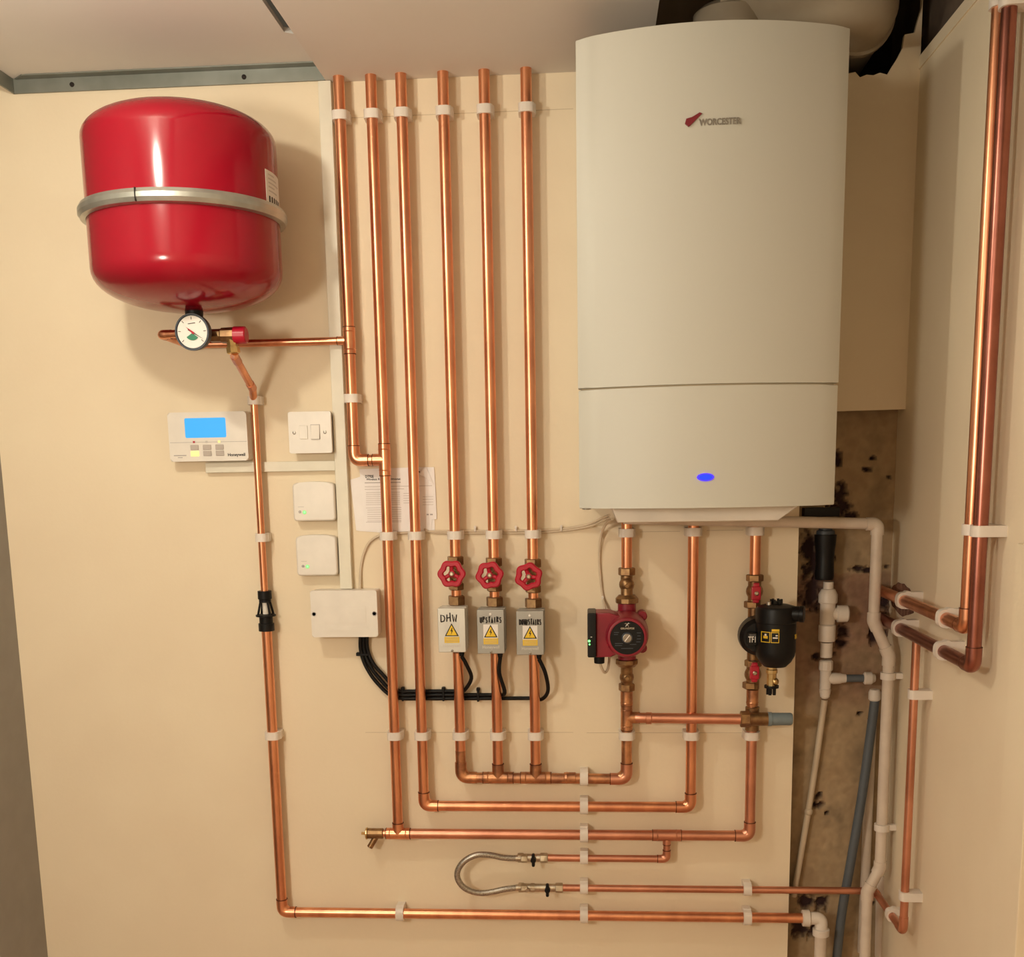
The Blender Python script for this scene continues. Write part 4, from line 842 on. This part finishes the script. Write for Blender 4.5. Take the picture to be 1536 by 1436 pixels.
bm = new(); box(bm, x0+W_*.52, x0+W_*.74, -D-.0004, -D, z0+Hh*.33, z0+Hh*.69); rk = obj('rocker_frame', bm, 'inkg', t)
bm = new(); prism(bm, [(-D-.0045,z0+Hh*.34),(-D-.001,z0+Hh*.675),(-D+.001,z0+Hh*.675),(-D+.001,z0+Hh*.34)], 'x', x0+W_*.53, x0+W_*.725); obj('rocker', bm, 'plas', rk)
# receivers
for (p0,p1,q0,q1,lab) in ((439,502,723,782,'upper of two white wireless receivers with small green light'),(444,505,803,864,'lower of two white wireless receivers, just above the junction box')):
    D = .026; x0, x1, z0, z1 = facebox(p0,p1,q0,q1,D); W_, Hh = x1-x0, z1-z0
    t = thing('wireless_receiver', lab, 'receiver', ((x0+x1)/2,0,(z0+z1)/2), 'wireless receivers')
    out = []
    n = 10
    top = [(x0+.008+(W_-.016)*k/n, z1-.002+.0025*math.sin(math.pi*k/n)) for k in range(n+1)][::-1]
    o_ = rrect(x0,x1,z0,z1,.007); o_ = [p for p in o_ if not (p[1] > z1-.0001)]
    out = [(x1,z0+.007),(x1,z1-.010),(x1-.002,z1-.005)]+top+[(x0+.002,z1-.005),(x0,z1-.010),(x0,z0+.007),(x0+.002,z0+.002),(x0+.007,z0),(x1-.007,z0),(x1-.002,z0+.002)]
    bm = new(); prism(bm, out, 'y', -D, -.0005, .004, 3); obj('case', bm, 'plas', t)
    zl = z0+Hh*.23
    bm = new(); lathe(bm, (x0+W_*.16,-D,zl+.001), (0,-1,0), [(0,.0030),(.0012,.0028),(.0012,0)], 16); obj('button', bm, 'inkg', t)
    bm = new(); lathe(bm, (x0+W_*.27,-D,zl), (0,-1,0), [(0,.0042),(.0003,.0042),(.0003,0)], 18); lh = obj('light_ring', bm, 'ledo', t)
    bm = new(); lathe(bm, (x0+W_*.27,-D,zl), (0,-1,0), [(0,.0024),(.0014,.0022),(.0018,0)], 16); obj('green_light', bm, 'led', lh)
    bm = new(); box(bm, x0+W_*.12, x0+W_*.26, -D-.0003, -D, zl+.0105, zl+.0118); obj('print', bm, 'inkl', t)
# junction box
D = .046; x0, x1, z0, z1 = facebox(466.5,566,886,956,D); W_, Hh = x1-x0, z1-z0
t = thing('junction_box', 'white rectangular wiring box with black cables leaving below', 'junction box', ((x0+x1)/2,0,(z0+z1)/2))
bm = new(); prism(bm, rrect(x0+.001,x1-.001,z0+.001,z1-.001,.004), 'y', -.034, -.0005, .0005, 1); obj('base', bm, 'plas', t)
bm = new(); prism(bm, rrect(x0,x1,z0,z1,.004), 'y', -D, -.0345, .002); ld = obj('lid', bm, 'plas', t)
bm = new(); prism(bm, rrect(x0+W_*.17,x0+W_*.83,z0+Hh*.30,z0+Hh*.66,.002), 'y', -D-.0007, -D+.001); prism(bm, rrect(x0+W_*.15,x0+W_*.86,z0+Hh*.12,z0+Hh*.22,.002), 'y', -D-.0006, -D+.001); obj('label_panel', bm, 'plas', ld)
for u in (.045,.955):
    bm = new(); lathe(bm, (x0+W_*u,-D,z0+Hh*.50), (0,-1,0), [(0,.0052),(.0008,.005),(.0008,.0038),(-.0,.0036),(0,0)], 16); obj('screw_well', bm, 'inkl' if u<.5 else 'inkg', ld)
JX0, JX1, JZ0, JZ1 = x0, x1, z0, z1
# black cables: three, leaving the junction box together
CR = .0041; zc_ = [P(640,py,.01).z for py in (1037.5,1043,1048.5)]
bends = [[(541,950),(541,975),(549,1000),(566,1025),(592,1046)],[(546,950),(546,974),(554,997),(570,1019),(594,1041)],[(550.5,950),(551,973),(559,994),(575,1013),(597,1036)]]
ends = [((819,1046),(822,1036),(818,1010),vz[2]),((770,1049),(757,1040),(749,1010),vz[1]),((700,1033),(707,1018),(700,998),vz[0])]
names3 = ['DOWNSTAIRS','UPSTAIRS','DHW']
for k in range(3):
    yb = .0060
    pts = [P(px,py,.012 if i else .018) for i,(px,py) in enumerate(bends[k])]
    endx = (798,742,682)[k]
    zrow = zc_[2-k]
    n_ = 5
    for j in range(1,n_+1):
        px = 597+(endx-597)*j/n_; q = P(px,1045,.008); pts.append(Vector((q.x,-.0075 if k!=1 else -.0085,zrow)))
    e = ends[k]; g_ = e[3]
    if k != 1: 
        q = P(e[0][0]-6,e[0][1]+1,.020); q.z = zrow+.001; pts.append(q)
    pts.append(P(e[1][0],e[1][1],.034)); pts.append(P(e[2][0],e[2][1],.052)); pts.append(Vector(g_)+Vector((0,0,-.004))); 
    bm = new(); tube(bm, pts, CR, 12, smooth=True); o = obj('power_cable', bm, 'blkm')
    tag(o, 'black cable from the junction box to the %s valve box'%names3[k], 'cable', 'black valve cables')
for px,py,vert,lab in ((543,982,True,'black cable tie on the curve under the junction box'),(604,1043,False,'black cable tie left, between second and third pipes'),(665,1043,False,'black cable tie between third pipe and DHW pipe'),(717,1044,False,'black cable tie between DHW pipe and UPSTAIRS pipe')):
    bm = new(); q = P(px,py,.012)
    if vert: box(bm, q.x-.0085, q.x+.014, -.0175, -.0005, q.z-.0022, q.z+.0022, .0006, 1); box(bm, q.x-.0130, q.x-.0055, -.012, -.0005, q.z-.0035, q.z+.0035, .0008, 1)
    else: box(bm, q.x-.0022, q.x+.0022, -.0140, -.0005, q.z-.013, q.z+.013, .0006, 1); box(bm, q.x-.0035, q.x+.0035, -.012, -.0005, q.z+.010, q.z+.0165, .0008, 1)
    tag(obj('cable_tie', bm, 'blkm'), lab, 'cable tie', 'black cable ties')
# cream cables
YC = .0036
def cable(pts, label, r=.0028, d=None):
    bm = new(); tube(bm, [P(*p) if len(p)==3 else P(p[0],p[1],YC) for p in pts], r, 10, smooth=True); return tag(obj('flex_cable', bm, 'cable'), label, 'cable', 'cream cables')
cable([(914,773,.09),(902,778,.05),(890,784,.02),(870,790,.008),(840,794),(800,796),(740,797),(680,797),(640,798),(600,800),(575,802),(556,812),(546,830),(541,855),(540,886,.010)], 'cream cable crossing the wall behind the pipes from boiler to junction box')
cable([(914,777,.09),(903,782,.05),(890,788,.02),(870,793,.008),(840,797),(800,799.5),(740,800),(680,800),(650,799),(636,794)], 'second cream cable from the boiler, ending behind the pinned papers', .0022)
cable([(918,779,.09),(910,785,.05),(904,796,.02),(900,815,.008),(899,840),(901,870),(904,895),(907,912,.02),(909,935,.03)], 'cream cable dropping from the boiler behind the pump')
gp = gl
bm = new(); tube(bm, [gp+Vector((0,.0,.006)), gp+Vector((.004,.003,-.010)), P(907,1009,.085), P(912,1003,.075), P(914,985,.06), P(913,965,.045)], .0028, 10, smooth=True); tag(obj('flex_cable', bm, 'cable'), 'cream cable looping up from the black gland under the pump', 'cable', 'cream cables')
for i,(px,py,l) in enumerate(((713,793,'between the DHW and UPSTAIRS pipes'),(774,793,'between the UPSTAIRS and DOWNSTAIRS pipes'),(842,792,'between the DOWNSTAIRS pipe and the boiler'),(888,786,'just left of the boiler underside'),(902,800,'below the boiler corner'),(904,898,'just above the pump'))):
    q = P(px,py,.004); bm = new(); box(bm, q.x-.002, q.x+.002, -.0085 if px!=888 else -.012, -.0003, q.z-.0065, q.z+.0035, .001, 1); lathe(bm, (q.x,-.004,q.z+.003), (0,-1,0), [(0,.0028),(.0045,.0028),(.0055,0)], 10)
    tag(obj('cable_clip', bm, 'clip'), 'tiny nailed cable clip '+l, 'cable clip', 'tiny cable clips')
# papers
def sheet(pts, y, label, curl=0, name='paper_sheet'):
    bm = new(); q = [P(px,py,.003) for px,py in pts]; prism(bm, [(p.x,p.z) for p in q], 'y', y-.0004, y); return tag(obj(name, bm, 'paper'), label, 'paper', 'pinned papers')
sheet([(525,720),(541,715),(650,712),(652,800),(600,801),(540,797),(534,796)], -.0008, 'rear paper sheet showing along the left edge of the pinned stack')
fr_ = thing('instruction_sheet', 'printed instruction sheet pinned behind the second and third pipes', 'paper', P(590,750,.002), 'pinned papers')
bm = new(); q = [P(px,py,.003) for px,py in ((539,704),(628,701),(651,701),(653,733),(655,779),(648,779),(646,799),(634,798),(548,795))]; prism(bm, [(p.x,p.z) for p in q], 'y', -.0024, -.0018); obj('sheet', bm, 'paper', fr_)
def line(px0, px1, py, h, m='inkl'):
    a = P(px0,py,.003); b = P(px1,py-(px1-px0)*.012,.003); bm = new()
    return [(a.x,a.z-h),(b.x,a.z-h),(b.x,a.z),(a.x,a.z)]
def lines(rows, name, m, parent, y=-.0024):
    bm = new()
    for px0,px1,py,h in rows: prism(bm, line(px0,px1,py,h), 'y', y-.0003, y)
    return obj(name, bm, m, parent)
q = P(554,715,.003); text('title', 'DT92E', .0075, (q.x,-.0025,q.z), 'ink', fr_, width=.0175, bold=.0002)
q = P(575,719,.003); text('title', 'Wireless Room Thermostat', .006, (q.x,-.0025,q.z), 'ink', fr_, width=.072, bold=.0001)
lines([(547,601,724,.0016)], 'subtitle', 'inkg', fr_)
lines([(547,648,730,.0012),(547,606,734,.0012)]+[(549,600,739+3*k,.001) for k in range(7)]+[(551,602,765+3.3*k,.001) for k in range(6)]+[(605,624,740+3.6*k,.001) for k in range(5)]+[(634,650,745+4*k,.001) for k in range(4)], 'body_print', 'inkl', fr_)
lines([(549,602,762,.0006),(549,602,783.5,.0006),(640,643,771,.003),(645,649,771,.003)], 'table_rule', 'inkg', fr_)
bm = new(); fold = [P(px,py,.012 if i in (0,) else .004) for i,(px,py) in enumerate(((629,712),(634,703),(640,703),(651,727),(638,716)))]
A_ = [bm.verts.new(p) for p in fold]; bm.faces.new(A_); B2 = [bm.verts.new(p+Vector((0,-.0005,0))) for p in fold]; bm.faces.new(B2[::-1]); bridge(bm, A_, B2); obj('folded_corner', bm, 'paper', fr_)
bm = new(); q = P(628.5,708,.004); lathe(bm, (q.x,-.002,q.z), (0,-1,0), [(0,.0016),(.003,.0016),(.003,0)], 10); obj('pin', bm, 'ink', fr_)
